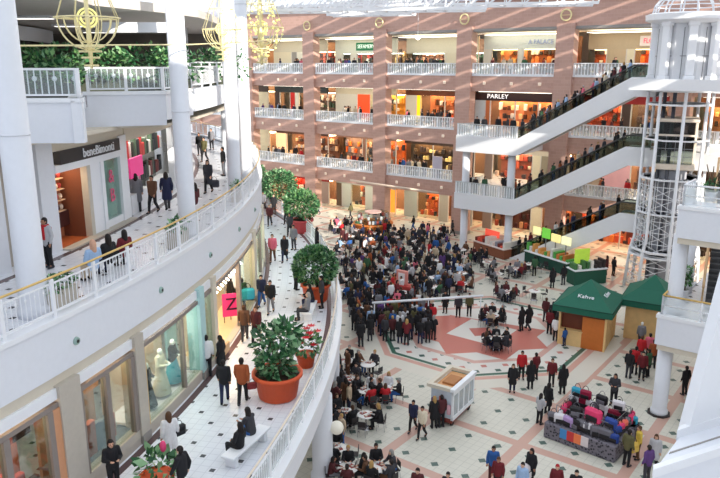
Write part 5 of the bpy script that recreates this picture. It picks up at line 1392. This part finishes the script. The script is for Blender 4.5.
planter(x, y, 5.5, .85, 1.0, 'round bushy tree in pink red pot near the far railing', [((0, 0, 1.05), 1.25, 1)], 2600, .22, mat('pink_pot', (220, 88, 92), .5), LEAFD, True, 3)
x, y = at(281, 210, 5.5)
planter(x, y, 5.5, .9, .9, 'pale green bushy tree in low orange pot, furthest of the planters', [((-.1, 0, 1.2), 1.5, 1)], 2600, .24, mat('orange_pot', (222, 130, 70), .5), LEAF, True, 4)
x, y = at(259, 206, 5.5)
planter(x, y, 5.5, .6, .7, 'dark slim tree close to curved fascia end', [((0, 0, 1.5), .9, .6), ((0, 0, 2.4), .6, .4)], 900, .22, TERRA, LEAFD, True, 5)
# poinsettias beside the big pot
x, y = at(306, 366, 5.5)
t = thing('poinsettia_planter', 'planter of red poinsettias between big pot and railing', 'potted plant', (x, y, 5.5)); rn = random.Random(8)
MB().use(TERRA).lathe([(.3, 0), (.4, .5), (.44, .5), (.44, .56), (.38, .56)], 20, (x, y, 5.5)).build('pot', t)
m = MB(); leaf_blob(m, (x, y, 6.5), .6, 220, .24, rn, LEAFD); m.build('foliage', t)
for k in range(11):
    c = Vector((x + rn.uniform(-.5, .5), y + rn.uniform(-.5, .6), 6.75 + rn.uniform(-.2, .45))); m = MB().use(mat('petal_red', (206, 26, 44), .5, var=.2)); vs = [tuple(c)]; fs = []
    for i in range(8):
        d = Vector((math.cos(i * PI / 4), math.sin(i * PI / 4), .25)); q = Vector((-d.y, d.x, 0)); n0 = len(vs)
        vs += [tuple(c + d * .11 + q * .05), tuple(c + d * .22), tuple(c + d * .11 - q * .05)]; fs.append((0, n0, n0 + 1, n0 + 2))
    m.add(vs, fs); m.build('flower', t)
# flowering plant at the very bottom of the gallery
x, y = at(158, 494, 5.5); t = thing('flowering_plant', 'glossy dark leaved pot plant with one pink flower at frame edge', 'potted plant', (x, y, 5.5)); rn = random.Random(9)
MB().use(TERRA).lathe([(.35, 0), (.48, .55), (.52, .55), (.52, .62), (.44, .62)], 20, (x, y, 5.5)).build('pot', t)
m = MB(); leaf_blob(m, (x, y, 6.35), .5, 90, .34, rn, LEAFD); m.build('foliage', t)
m = MB().use(mat('pink_petal', (226, 70, 120), .5, var=.15)).ball((x + .25, y, 7.05), .12, 10, 8, (.8, .8, 1.5)); m.build('flower', t)
# planter boxes on the upper gallery rail and hedge on the top gallery
def box_plant(c, L, ang, z, label, nl=160, size=.16, rad=.3, mats=LEAF, boxm=None, h=.35):
    fr = frame((c[0], c[1], z), ang); t = thing('planter_box', label, 'planter', (c[0], c[1], z)); rn = random.Random(int(c[0] * 100) + int(z))
    MB(fr).use(boxm or BEIGE).rbox(-L / 2, L / 2, -.22, .22, 0, h, .02).build('box', t)
    m = MB()
    k = max(2, int(L / .4))
    for i in range(k):
        q = fr(-L / 2 + L * (i + .5) / k, 0, h + rad * .6); leaf_blob(m, q, rad * rn.uniform(.8, 1.25), nl // k, size, rn, mats)
    m.build('foliage', t)
for (yv, lb) in ((18.6, 'planter box of clipped green leaves behind the gold handrail'), (25.6, 'planter box of leaves beside second round column'), (34.6, 'small planter box of leaves by third round column')):
    c = ARC(R2 - .6, yv, 11); box_plant(c, 1.1, arc_phi(R2, yv) + PI / 2, 11, lb, h=.6)
hp = [(-16.5, 26.0), (-14.0, 26.6), (-11.9, 27.0)]
for i, (x, y, r) in enumerate(((-14.2, 23.6, .6), (-12.4, 23.8, .65), (-10.6, 24.2, .6), (-13.0, 29.5, .85), (-11.2, 30.4, .9), (-9.6, 30.6, .85), (-8.2, 31.0, .8), (-7.6, 38, .9))):
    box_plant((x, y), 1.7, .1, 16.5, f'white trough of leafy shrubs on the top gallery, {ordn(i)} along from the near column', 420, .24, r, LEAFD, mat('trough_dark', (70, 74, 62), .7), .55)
x, y = 17.5, 34.4
planter(x, y, 11, .3, .5, 'small green plant in white pot on the upper balcony', [((0, 0, .25), .32, 1)], 160, .16, WHITE2, LEAFD, True, 6)
x, y = 17.1, 35.3
planter(x, y, 5.5, .3, .6, 'dark slim plant in white pot on the first level balcony', [((0, 0, .5), .38, 1), ((0, 0, 1.0), .3, .6)], 260, .18, WHITE2, LEAFD, True, 7)
# pink sign board, benches, bags on the middle gallery
x, y = at(232, 323, 5.5); fr = frame((x, y, 5.5), .3)
t = thing('sign_board', 'tilted bright pink sign board at the beige doorway', 'sign', (x, y, 5.5))
PINK = mat('hot_pink', (236, 60, 140), .5)
MB(fr).use(PINK).slab_xz([(-.42, .35), (.42, .35), (.42, 1.5), (-.42, 1.5)], -.02, .02).build('panel', t)
for sx in (-.35, .35): MB(fr).use(DARK).cone((sx, .0, 0), (sx, 0, .36), .02, .02, 6).build('leg', t)
MB(fr).use(DARK).cone((0, .03, 1.2), (0, .4, 0), .02, .02, 6).build('rear_strut', t)
lettering('Z', .85, Matrix.Translation((x, y, 5.5)) @ Matrix.Rotation(.3, 4, 'Z') @ Matrix(((1, 0, 0, 0), (0, 0, -1, -.03), (0, 1, 0, .95), (0, 0, 0, 1))), mat('sign_dark', (60, 20, 50), .5), t)
def bench(px, py, L, label, rz):
    x, y = at(px, py, 5.5); fr = frame((x, y, 5.5), rz); t = thing('bench', label, 'bench', (x, y, 5.5))
    MB(fr).use(WHITE2).rbox(-L / 2, L / 2, -.25, .25, .36, .45, .02).build('seat', t)
    for s in (-1, 1): MB(fr).use(WHITE2).rbox(s * (L / 2 - .25) - .08, s * (L / 2 - .25) + .08, -.2, .2, 0, .37, .015).build('leg', t)
bench(247, 453, 2.2, 'low white bench against the middle gallery railing', 1.15); bench(310, 315, 2.0, 'white bench beside the round tree planter', 1.5)
def bag(x, y, z, s, m_, label, rz=0, grp=None, strapm=None, cat='bag'):
    fr = frame((x, y, z), rz); t = thing('bag', label, cat, (x, y, z), grp)
    B = MB(fr).use(m_); B.rbox(-.5 * s, .5 * s, -.2 * s, .2 * s, 0, .8 * s, .12 * s); B.build('bag_body', t)
    MB(fr).use(strapm or DARK).tube([(.25 * s * math.cos(a) , 0, .78 * s + .38 * s * math.sin(a)) for a in [PI * i / 8 for i in range(9)]], .025 * s, 5).build('strap', t)
    MB(fr).use(strapm or m_).rbox(-.34 * s, .34 * s, -.27 * s, -.19 * s, .1 * s, .42 * s, .03 * s).build('pocket', t)
    return t
x, y = at(248, 312, 5.5); bag(x, y, 6.15, .75, mat('bag_turquoise', CL['turquoise'], .5), 'big turquoise bag carried by the person in green jacket', .4)
x, y = at(178, 458, 5.5); bag(x + .1, y, 6.3, .45, mat('bag_black', (24, 24, 28), .5), 'black shoulder bag of the person in long white coat', .8)
x, y = at(215, 192, 11); bag(x, y, 11.25, .5, mat('bag_charcoal', (70, 70, 78), .6), 'dark shopping bag held on the upper gallery', 0)
x, y = at(250, 404, 5.5); bag(x + .1, y, 6.1, .35, mat('bag_maroon', (130, 40, 40), .6), 'small maroon bag held by person in rust jacket', .3)
x, y = at(632, 462, 0); bag(x, y, .5, .6, mat('bag_yellow', (226, 190, 90), .6), 'yellow shopping bag held near the balcony edge', .5)
# -- mannequins in the bridal window
for i, (yv, top, bot, lb) in enumerate(((21.55, 'turquoise', 'turquoise', 'short mannequin in turquoise dress at window corner'), (22.5, 'charcoal', 'charcoal', 'mannequin in charcoal dress in bridal window'), (23.5, 'cream', 'cream', 'mannequin in long cream gown in bridal window'), (24.5, 'black', 'turquoise', 'mannequin with black bodice and turquoise skirt'))):
    c = ARC(R2 - .62, yv, 5.92)
    P = near_proto('hold' if i != 3 else 'hold'); root = None
    whitem = mat('mannequin_white', (240, 238, 236), .4)
    tname = {'body': whitem, 'jacket': cloth(top)}
    for n in ('body', 'jacket'):
        o = bpy.data.objects.new('mannequin' if n == 'body' else 'bodice', P[n]); COL.objects.link(o); o.material_slots[0].link = 'OBJECT'; o.material_slots[0].material = tname[n]
        if root is None: root = o
        else: o.parent = root
    s = (.78, .98, 1.05, 1.02)[i]; root.location = (c[0], c[1], 5.92); root.rotation_euler = (0, 0, -PI / 2 + arc_phi(R2, yv)); root.scale = (s,) * 3; tag(root, lb, 'mannequin')
    sk = MB().use(cloth(bot)).lathe([(.15, .98), (.17, .9), (.24, .55), (.34, .08), (.33, .07), (.1, .8)], 20); o = sk.build('skirt', None, org=(0, 0, 0)); o.parent = root; o.location = (0, 0, 0)

# ================================================================== ground level kiosks
def kiosk(o, w, d, label, door, seed, roofc, text):
    ang = -math.radians(30); fr = frame((o[0], o[1], 0), ang); t = thing('kiosk', label, 'kiosk', (o[0], o[1], 0))
    H = 2.35
    for x in (0, w):
        for y in (0, d): MB(fr).use(WOODP).box(x - .06, x + .06, y - .06, y + .06, 0, H).build('corner_post', t)
    if door:
        MB(fr).use(WOODP).box(.06, w * .5, -.02, .04, 0, 1.05).build('counter_front', t)
        MB(fr).use(WOODD).box(.06, w * .5, .3, .34, 1.05, 2.15).build('serving_hatch', t); MB(fr).use(WOODP).box(.0, w * .52, -.12, .35, 1.02, 1.08).build('counter_top', t)
        MB(fr).use(WOODD).box(.06, w - .06, .02, .06, 2.1, H).build('head_board', t)
        MB(fr).use(WOODO).box(w * .5, w - .06, -.03, .03, 0, 2.1).build('door', t)
    else: MB(fr).use(WOODP).box(.06, w - .06, -.02, .04, 0, H).build('front_wall', t)
    MB(fr).use(WOODP).box(w - .03, w + .03, .06, d - .06, 0, H).build('side_wall', t); MB(fr).use(WOODP).box(-.03, .03, .06, d - .06, 0, H).build('side_wall', t); MB(fr).use(WOODP).box(.06, w - .06, d - .03, d + .03, 0, H).build('rear_wall', t)
    m = MB(fr).use(mat('plank_gap', (176, 124, 70), .7))
    for k in range(1, 6): m.box(w + .028, w + .036, d * k / 6 - .012, d * k / 6 + .012, 0, H)
    m.build('plank_seam', t)
    e = .42; c = (w / 2, d / 2, roofc); R = [(-e, -e, H), (w + e, -e, H), (w + e, d + e, H), (-e, d + e, H)]
    m = MB(fr).use(GREEN); up = .38
    vs = [(x, y, z + up) for x, y, z in R] + [(x, y, z - .02) for x, y, z in R] + [c]
    # canvas with a slightly sagging slope: an intermediate ring
    mid = [((x + c[0]) / 2, (y + c[1]) / 2, (H + up + roofc) / 2 - .1) for x, y, z in R]
    vs += mid
    fs = [(4 + i, 4 + (i + 1) % 4, (i + 1) % 4, i) for i in range(4)] + [(i, (i + 1) % 4, 9 + (i + 1) % 4, 9 + i) for i in range(4)] + [(9 + i, 9 + (i + 1) % 4, 8) for i in range(4)]
    m.add(vs, fs); m.build('canopy', t)
    m = MB(fr).use(mat('green_trim', (18, 66, 54), .7))
    for i in range(4):
        a, b = R[i], R[(i + 1) % 4]; m.tube([(a[0], a[1], H + up), (b[0], b[1], H + up)], .03, 6)
    m.build('canopy_trim', t)
    if text:                                         # white script printed on two slopes of the canvas
        for (i, s_) in ((0, .9), (1, .9)):
            a, b = Vector(R[i]) + Vector((0, 0, up)), Vector(R[(i + 1) % 4]) + Vector((0, 0, up)); cm = (Vector(mid[i]) + Vector(mid[(i + 1) % 4])) / 2; em = (a + b) / 2
            X = (b - a).normalized(); Y = (cm - em).normalized(); N_ = X.cross(Y); p = em.lerp(cm, .86) + N_ * .03
            m4 = Matrix(((X.x, Y.x, N_.x, p.x), (X.y, Y.y, N_.y, p.y), (X.z, Y.z, N_.z, p.z), (0, 0, 0, 1)))
            lettering('Kahve', .42, Matrix.Translation((o[0], o[1], 0)) @ Matrix.Rotation(ang, 4, 'Z') @ m4, WHITE2, t, 'canopy_lettering')
    return t
kiosk((12.9, 42.55), 2.85, 3.3, 'pine kiosk with green canopy and serving hatch, nearer the red star', True, 1, 4.15, True)
kiosk((17.55, 43.55), 2.7, 3.2, 'pine kiosk with green canopy and plain wall, nearer the lift tower', False, 2, 4.15, False)

# white display cart
cart_o = at(452, 428, 0); ang = math.radians(57)
fr = frame((cart_o[0], cart_o[1], 0), ang)           # x runs back along the cart's long side, y to the near short end
t = thing('display_cart', 'white glazed display cart with open tan top', 'cart', (cart_o[0], cart_o[1], 0)); L, W = 2.45, 1.3
MB(fr).use(mat('cart_base', (132, 62, 52), .5)).rbox(.05, L - .05, .05, W - .05, .18, .42, .02).build('base', t)
for x in (.25, L - .25):
    for y in (.12, W - .12):
        MB(fr).use(BLACK).cone((x, y - .04, .16), (x, y + .04, .16), .16, .16, 14).build('wheel', t)
MB(fr).use(mat('cart_glass_backing', (206, 216, 226), .4)).box(.06, L - .06, .06, W - .06, .42, 1.85).build('cabinet', t)
for x in [0, L * .25, L * .5, L * .75, L]:
    MB(fr).use(WHITE2).box(x - .05, x + .05, -.04, .06, .4, 1.95).build('window_post', t)
MB(fr).use(WHITE2).box(-.05, L + .05, -.05, .07, .4, .6).build('lower_rail', t); MB(fr).use(WHITE2).box(-.05, L + .05, -.05, .07, 1.75, 1.98).build('upper_rail', t)
for i in range(4): MB(fr).use(GLASSM).box(L * i / 4 + .05, L * (i + 1) / 4 - .05, -.01, .0, .6, 1.75).build('glass_pane', t)
m = MB(fr)
for i in range(12):
    m.use(paint(*random.choice([(150, 60, 50), (230, 220, 210), (60, 60, 70), (214, 160, 90)]))); m.rbox(.2 + (i % 6) * .36, .4 + (i % 6) * .36, .02, .055, .75 + (i // 6) * .5, 1.0 + (i // 6) * .5, .01)
tag(m.build('shelf_stock', t), kind='stuff')
MB(fr).use(WHITE2).box(-.1, L + .1, -.12, .12, 1.95, 2.12).build('roof_edge', t); MB(fr).use(CREAM).box(-.1, L + .1, W - .12, W + .12, 1.95, 2.12).build('roof_edge', t); MB(fr).use(CREAM).box(L - .14, L + .1, .12, W - .12, 1.95, 2.12).build('roof_edge', t); MB(fr).use(CREAM).box(-.1, .14, .12, W - .12, 1.95, 2.12).build('roof_edge', t)
MB(fr).use(mat('cart_tan', (214, 160, 110), .6)).box(.14, L - .14, .12, W - .12, 1.86, 1.9).build('tan_top', t); MB(fr).use(mat('cart_tan2', (176, 120, 74), .6)).rbox(.7, 1.7, .3, .95, 1.9, 2.02, .02).build('top_tray', t)
m = MB(fr)
for i in range(5): m.use(paint(*[(220, 170, 180), (60, 40, 44), (190, 70, 50), (230, 220, 214), (90, 60, 110)][i])); m.rbox(-.1, .02, .1 + i * .22, .28 + i * .22, .7 + .2 * (i % 3), 1.2 + .2 * (i % 3), .02)
tag(m.build('hanging_goods', t), kind='stuff')

# bag stall: ring of counters with dark printed skirt and heaps of bags, each bag its own
P0, P1, P3 = Vector(at(543, 437, 0)), Vector(at(612, 463, 0)), Vector(at(560, 398, 0))
so = P0; dx = (P1 - P0); ang = math.atan2(dx.y, dx.x); SL = dx.length + .1; SW = 3.0
fr = frame((so.x, so.y, 0), ang); t = thing('market_stall', 'long market stall with dark printed skirt piled with bags', 'stall', (so.x, so.y, 0))
SK = mat('leopard_skirt', (104, 98, 108), .7)
nt = SK.node_tree; vo = nt.nodes.new('ShaderNodeTexVoronoi'); vo.inputs['Scale'].default_value = 7.5
mxn = [q for q in nt.nodes if q.type == 'MIX'][0]; cr = nt.nodes.new('ShaderNodeValToRGB'); cr.color_ramp.elements[0].position = .22; cr.color_ramp.elements[1].position = .5
nt.links.new([q for q in nt.nodes if q.type == 'NEW_GEOMETRY'][0].outputs['Position'], vo.inputs['Vector']); nt.links.new(vo.outputs['Distance'], cr.inputs[0]); nt.links.new(cr.outputs[0], mxn.inputs[0])
mxn.inputs[6].default_value = (*lin((36, 33, 40)), 1); mxn.inputs[7].default_value = (*lin((118, 113, 122)), 1)
for nm, (a, b, c, d) in (('counter', (0, SL, 0, .75)), ('counter', (SL - .75, SL, .75, SW)), ('counter', (0, SL, SW - .7, SW)), ('counter', (0, .75, .75, SW - .7))):
    MB(fr).use(SK).rbox(a, b, c, d, .0, .82, .05).build(nm, t)
for i, cc in enumerate(((70, 140, 200), (206, 60, 60), (244, 130, 80), (226, 214, 214))): MB(fr).use(paint(*cc)).box(SL * (.24 + .1 * i), SL * (.34 + .1 * i), -.03 - .004 * i, .0, .32, .8).build('bright_cloth', t)
for x, y in ((.4, .4), (SL - .4, .4), (SL - .4, SW - .4), (.4, SW - .4), (SL / 2, SW / 2)): MB(fr).use(STEEL).cone((x, y, .8), (x, y, 1.7), .025, .025, 6).build('hanging_post', t)
MB(fr).use(STEEL).tube([fr2 for fr2 in ((.4, .4, 1.68), (SL - .4, .4, 1.68), (SL - .4, SW - .4, 1.68), (.4, SW - .4, 1.68))], .02, 6, True).build('hanging_rail', t)
BAGC = {'black': (30, 28, 32), 'pink': (226, 60, 110), 'cyan': (50, 160, 190), 'white': (226, 222, 226), 'crimson': (150, 26, 60), 'blue': (40, 70, 150), 'grey': (110, 108, 116), 'coral': (236, 110, 90), 'lilac': (180, 150, 200), 'brown': (100, 62, 48)}
BAGS = []; rn = random.Random(21); placed = []
def put_bag(x, y, z, s, c, tilt):
    X, Y, _ = fr(x, y, 0); o = bag(X, Y, z, s, mat('bagm_' + c, BAGC[c], .5, var=.12), '', ang + tilt, 'bags on the market stall', mat('bagm_' + ('black' if c != 'black' else 'grey'), BAGC['black'] if c != 'black' else BAGC['grey'], .5))
    BAGS.append((o, f'{c} bag on the market stall', (X, Y, z)))
for i in range(9): put_bag(.3 + i * (SL - .6) / 8, .38, .82, rn.uniform(.55, .75), rn.choice(list(BAGC)), rn.uniform(-.3, .3))
for i in range(6): put_bag(SL - .38, .95 + i * .36, .82, rn.uniform(.5, .68), rn.choice(list(BAGC)), PI / 2 + rn.uniform(-.3, .3))
for i in range(6): put_bag(.38, .95 + i * .36, .82, rn.uniform(.5, .68), ['white', 'pink', 'crimson', 'black', 'grey', 'cyan'][i], PI / 2 + rn.uniform(-.3, .3))
for i in range(9): put_bag(.3 + i * (SL - .6) / 8, SW - .35, .82, rn.uniform(.5, .65), rn.choice(['black', 'grey', 'cyan', 'white', 'crimson', 'brown']), rn.uniform(-.3, .3))
for i, c in enumerate(('cyan', 'crimson', 'black', 'black', 'pink', 'white', 'blue')): put_bag(.5 + i * (SL - 1) / 6, .5 if i in (2, 4, 6) else SW - .55, 1.42, .6 if i != 4 else .85, c, rn.uniform(-.2, .2))
distinguish(BAGS, [('at the front counter of it', (*fr(SL / 2, .3, 0)[:2], .8)), ('by the white column side', (*fr(SL, SW / 2, 0)[:2], .8)), ('by the display cart side', (*fr(0, SW / 2, 0)[:2], .8)), ('at the kiosk side counter', (*fr(SL / 2, SW, 0)[:2], .8))])

# round wooden counter before the facade, red kiosk, green food counters
c = at(373, 233, 0)
t = thing('round_counter', 'round orange wood counter with glass display on top', 'counter', (c[0], c[1], 0))
MB().use(WOODO).lathe([(2.0, 0), (2.05, .1), (2.05, 1.05), (2.15, 1.1), (2.15, 1.2), (1.7, 1.2)], 28, (c[0], c[1], 0), False).build('counter_drum', t)
MB().use(GLASS).lathe([(1.7, 1.2), (1.7, 2.3)], 24, (c[0], c[1], 0)).build('glass_case', t)
m = MB(); rn = random.Random(4)
for i in range(46):
    a = rn.uniform(0, 2 * PI); m.use(paint(*rn.choice([(60, 60, 70), (206, 90, 80), (230, 220, 226), (90, 110, 140), (240, 170, 170)]))); x, y = c[0] + 1.5 * math.cos(a), c[1] + 1.5 * math.sin(a); z = rn.choice((1.25, 1.7)); m.rbox(x - .12, x + .12, y - .12, y + .12, z, z + .36, .03)
tag(m.build('merchandise', t), kind='stuff'); MB().use(mat('counter_lid', (206, 170, 160), .5)).lathe([(.9, 2.3), (.9, 2.4)], 24, (c[0], c[1], 0), False).build('case_lid', t)
def counter(pxa, pya, pxb, pyb, depth, label, basem, topm, h=1.05, sign=None, goods=None, name='food_counter'):
    a, b = Vector(at(pxa, pya, 0)), Vector(at(pxb, pyb, 0)); d = b - a; L = d.length; fr = frame((a.x, a.y, 0), math.atan2(d.y, d.x)); t = thing(name, label, 'counter', (a.x, a.y, 0))
    MB(fr).use(basem).rbox(0, L, 0, depth, 0, h, .03).build('counter_base', t); MB(fr).use(topm).rbox(-.06, L + .06, -.08, depth + .05, h, h + .1, .02).build('worktop', t)
    if goods:
        m = MB(fr); rn = random.Random(int(pxa)); n = int(L / .34)
        for i in range(n): m.use(paint(*rn.choice(goods))); x = L * (i + .5) / n; m.rbox(x - .13, x + .13, .15, depth - .2, h + .1, h + .1 + rn.uniform(.15, .75), .02)
        tag(m.build('goods', t), kind='stuff')
    for (x0, x1, z0, z1, cc) in sign or []:
        MB(fr).use(glow(*cc, .7)).box(x0 * L, x1 * L, depth * .5, depth * .5 + .12, z0, z1).build('menu_panel', t)
        MB(fr).use(STEEL).box((x0 + x1) / 2 * L - .04, (x0 + x1) / 2 * L + .04, depth * .5 + .03, depth * .5 + .09, h, z0).build('sign_post', t)
    return t
counter(473, 250, 503, 260, 2.2, 'red and white dessert kiosk with brown base under the landing', mat('kiosk_brown', (140, 84, 60), .5), mat('kiosk_white', (230, 214, 206), .4), .9, [(.1, .55, 1.5, 2.1, (236, 90, 70))], [(226, 90, 70), (230, 226, 220), (120, 50, 44), (240, 220, 210), (150, 150, 160)], 'dessert_kiosk')
counter(524, 262, 566, 276, 1.6, 'dark green food counter with yellow menu panels under the escalator', mat('counter_green', (30, 74, 62), .5), WHITE2, 1.05, [(.02, .2, 2.6, 3.3, (250, 240, 170)), (.24, .42, 2.5, 3.4, (110, 190, 70)), (.46, .66, 2.4, 3.1, (250, 226, 150)), (.7, .9, 2.4, 3.1, (250, 240, 190))], [(226, 160, 90), (90, 170, 80), (230, 226, 220), (200, 120, 60)])
counter(574, 286, 606, 283, 1.2, 'green food counter with lime box sign beside the lift tower', mat('counter_green2', (24, 84, 66), .5), WHITE2, 1.2, [(.1, .55, 1.7, 2.9, (150, 180, 60))], [(230, 226, 220), (70, 120, 70), (60, 50, 50)])
# red display stand in the court, barrier beam, globe lamp, pushchair
x, y = at(402, 296, 0); fr = frame((x, y, 0), -FA); t = thing('display_stand', 'small pink and red display stand amid the food court crowd', 'stand', (x, y, 0))
MB(fr).use(mat('stand_red', (176, 60, 56), .5)).rbox(-1.2, 1.2, -.4, .4, 0, 1.0, .03).build('counter_base', t); MB(fr).use(mat('stand_pink', (226, 150, 140), .5)).rbox(-.5, .5, -.1, .1, 1.0, 2.1, .02).build('back_panel', t); MB(fr).use(paint(236, 226, 226)).rbox(-.3, .3, -.13, -.1, 1.2, 1.9, .01).build('poster', t)
a, b = at(372, 330, 0), at(482, 322, 0)
t = thing('barrier_beam', 'long white beam on slim posts above the standing crowd', 'barrier', (a[0], a[1], 0))
MB().use(WHITE2).tube([(a[0], a[1], 1.95), (b[0], b[1], 1.95)], .09, 8).build('beam', t)
for k in (0.02, .5, .98): MB().use(WHITE2).cone((a[0] + (b[0] - a[0]) * k, a[1] + (b[1] - a[1]) * k, 0), (a[0] + (b[0] - a[0]) * k, a[1] + (b[1] - a[1]) * k, 1.95), .04, .04, 8).build('post', t)
gx, gy, gz = -1.0, 27.2, 2.5
t = thing('globe_lamp', 'white globe lamp on a horizontal arm from the cream column', 'lamp', (gx, gy, gz - .3))
MB().use(mat('globe_glass', (232, 228, 214), .3, emit=.15)).ball((gx, gy, gz), .3, 20, 14).build('globe', t); MB().use(CREAM).tube([(gx - 1.2, gy, gz - .05), (gx - .25, gy, gz - .05)], .09, 10).build('arm', t); MB().use(CREAM).cone((gx - .32, gy, gz - .05), (gx - .22, gy, gz - .03), .14, .1, 12).build('collar', t)
x, y = at(523, 486, 0)
t = thing('pushchair', 'white and grey pushchair at the lower edge below bag stall', 'pushchair', (x, y, 0)); fr = frame((x, y, 0), 1.0)
MB(fr).use(paint(226, 222, 224)).rbox(-.22, .22, -.3, .3, .4, .75, .06).build('seat', t); MB(fr).use(paint(214, 206, 210)).lathe([(.28, .7), (.26, .95), (.12, 1.05)], 14).build('hood', t)
for sx in (-1, 1):
    MB(fr).use(DARK).tube([(sx * .22, -.4, 1.0), (sx * .22, .3, .15)], .018, 6).build('frame_tube', t)
    for sy in (-.3, .3): MB(fr).use(BLACK).cone((sx * .24, sy, .12), (sx * .28, sy, .12), .12, .12, 12).build('wheel', t)

# ================================================================== telling look-alikes apart
LANDMARKS += [('by the white display cart', (4.8, 33, 0)), ('by the bag stall', (11.1, 31.5, 0)), ('by the hatch kiosk', (14.5, 42.5, 0)), ('by the red star', (8.3, 44.3, 0)), ('by the round wooden counter', (c[0], c[1], 0)),
              ('by the dessert kiosk', (12.2, 63, 0)), ('by the green counter', (18, 60, 0)), ('by the globe lamp', (-1, 27.2, 0)), ('by the white beam', (5, 45.5, 0)), ('by the red display stand', (2.9, 51, 0)),
              ('by the round planter tree', (-2.4, 34.8, 5.5)), ('by the pink planter', (-4.2, 49.4, 5.5)), ('by the orange planter', (-6.6, 58, 5.5)), ('by the lift tower', (22, 53, 0))]
names = {3: {1: 'by the lantern bay', 2: 'by the green sign', 3: 'by the brown mirror window', 4: 'by the orange windows', 5: 'by the red lettered sign'}, 2: {1: 'by the tall red banner', 2: 'by the red lit panel', 3: 'by the yellow striped cafe', 4: 'by the white lettered header', 5: 'by the red header shop'},
         1: {1: 'by the grey figures shop', 2: 'by the orange glowing window', 3: 'by the lilac board', 4: 'by the cinema front', 5: 'by the pink wall shop'}}
for li, d in names.items():
    for bi, nm in d.items():
        x, y, _ = FAC((bi - 1.5) * PITCH_F, -1, 0); LANDMARKS.append((nm, (x, y, LV[li])))
distinguish(PEOPLE); distinguish(TAB); distinguish(CHR); distinguish(TRAYS)
for o, b, p in lamps: o['category'] = 'lamp'; o['group'] = 'square band lamps'
distinguish(lamps)

# ================================================================== unseen walls and fins put in to block the sun, sky, sun, camera
m = MB().use(WHITE).box(-60, 60, -9, -8.5, 0, 34); struct('wall_rear_sunblock', m, 'unseen white wall behind the viewpoint, raised to block the sun')  # out of view, made this tall to keep sun off the lower levels
m = MB().use(CREAM).box(36, 36.5, -8.5, 34, 0, 26); struct('wall_side_sunblock', m, 'unseen cream side wall added to block the sun')  # out of view, put in to keep the sun off the ground floor
m = MB(lambda x, y, z: (x * .99 - y * .139, y * .99 + x * .139, z)).use(WHITE)      # added fins, never in view: the sun only gets through in slits
for i in range(16):
    y = 22 + i * 3.2; m.box(-2, 66, y - .06, y + .06, 28, 29.05)
struct('sun_slit_fins', m, 'added unseen fins cutting the sun into slits over the atrium')

w = bpy.data.worlds.new('World'); sc.world = w; w.use_nodes = True
N = w.node_tree.nodes; L_ = w.node_tree.links; bg = N['Background']
bg.inputs[0].default_value = (.86, .92, 1.0, 1); bg.inputs[1].default_value = 1.35
sun = bpy.data.lights.new('sun', 'SUN'); sun.energy = 6.5; sun.angle = math.radians(.4); sun.color = (1.0, .93, .82)
so_ = bpy.data.objects.new('sun', sun); COL.objects.link(so_)
to_sun = Vector((.503, -.785, .362)).normalized(); so_.rotation_euler = (-to_sun).to_track_quat('-Z', 'Y').to_euler(); so_.location = (30, -20, 50)

cam = bpy.data.cameras.new('camera'); co = bpy.data.objects.new('camera', cam); COL.objects.link(co)
co.location = (0, 0, CAMZ); co.rotation_euler = (PI / 2 - PITCH, 0, 0); cam.sensor_width = 36; cam.lens = FPX / 720 * 36; cam.clip_start = .1; cam.clip_end = 500
sc.camera = co
sc.view_settings.view_transform = 'Standard'; sc.view_settings.look = 'None'; sc.view_settings.gamma = 1.0; sc.view_settings.use_curve_mapping = False; sc.view_settings.exposure = 0.0
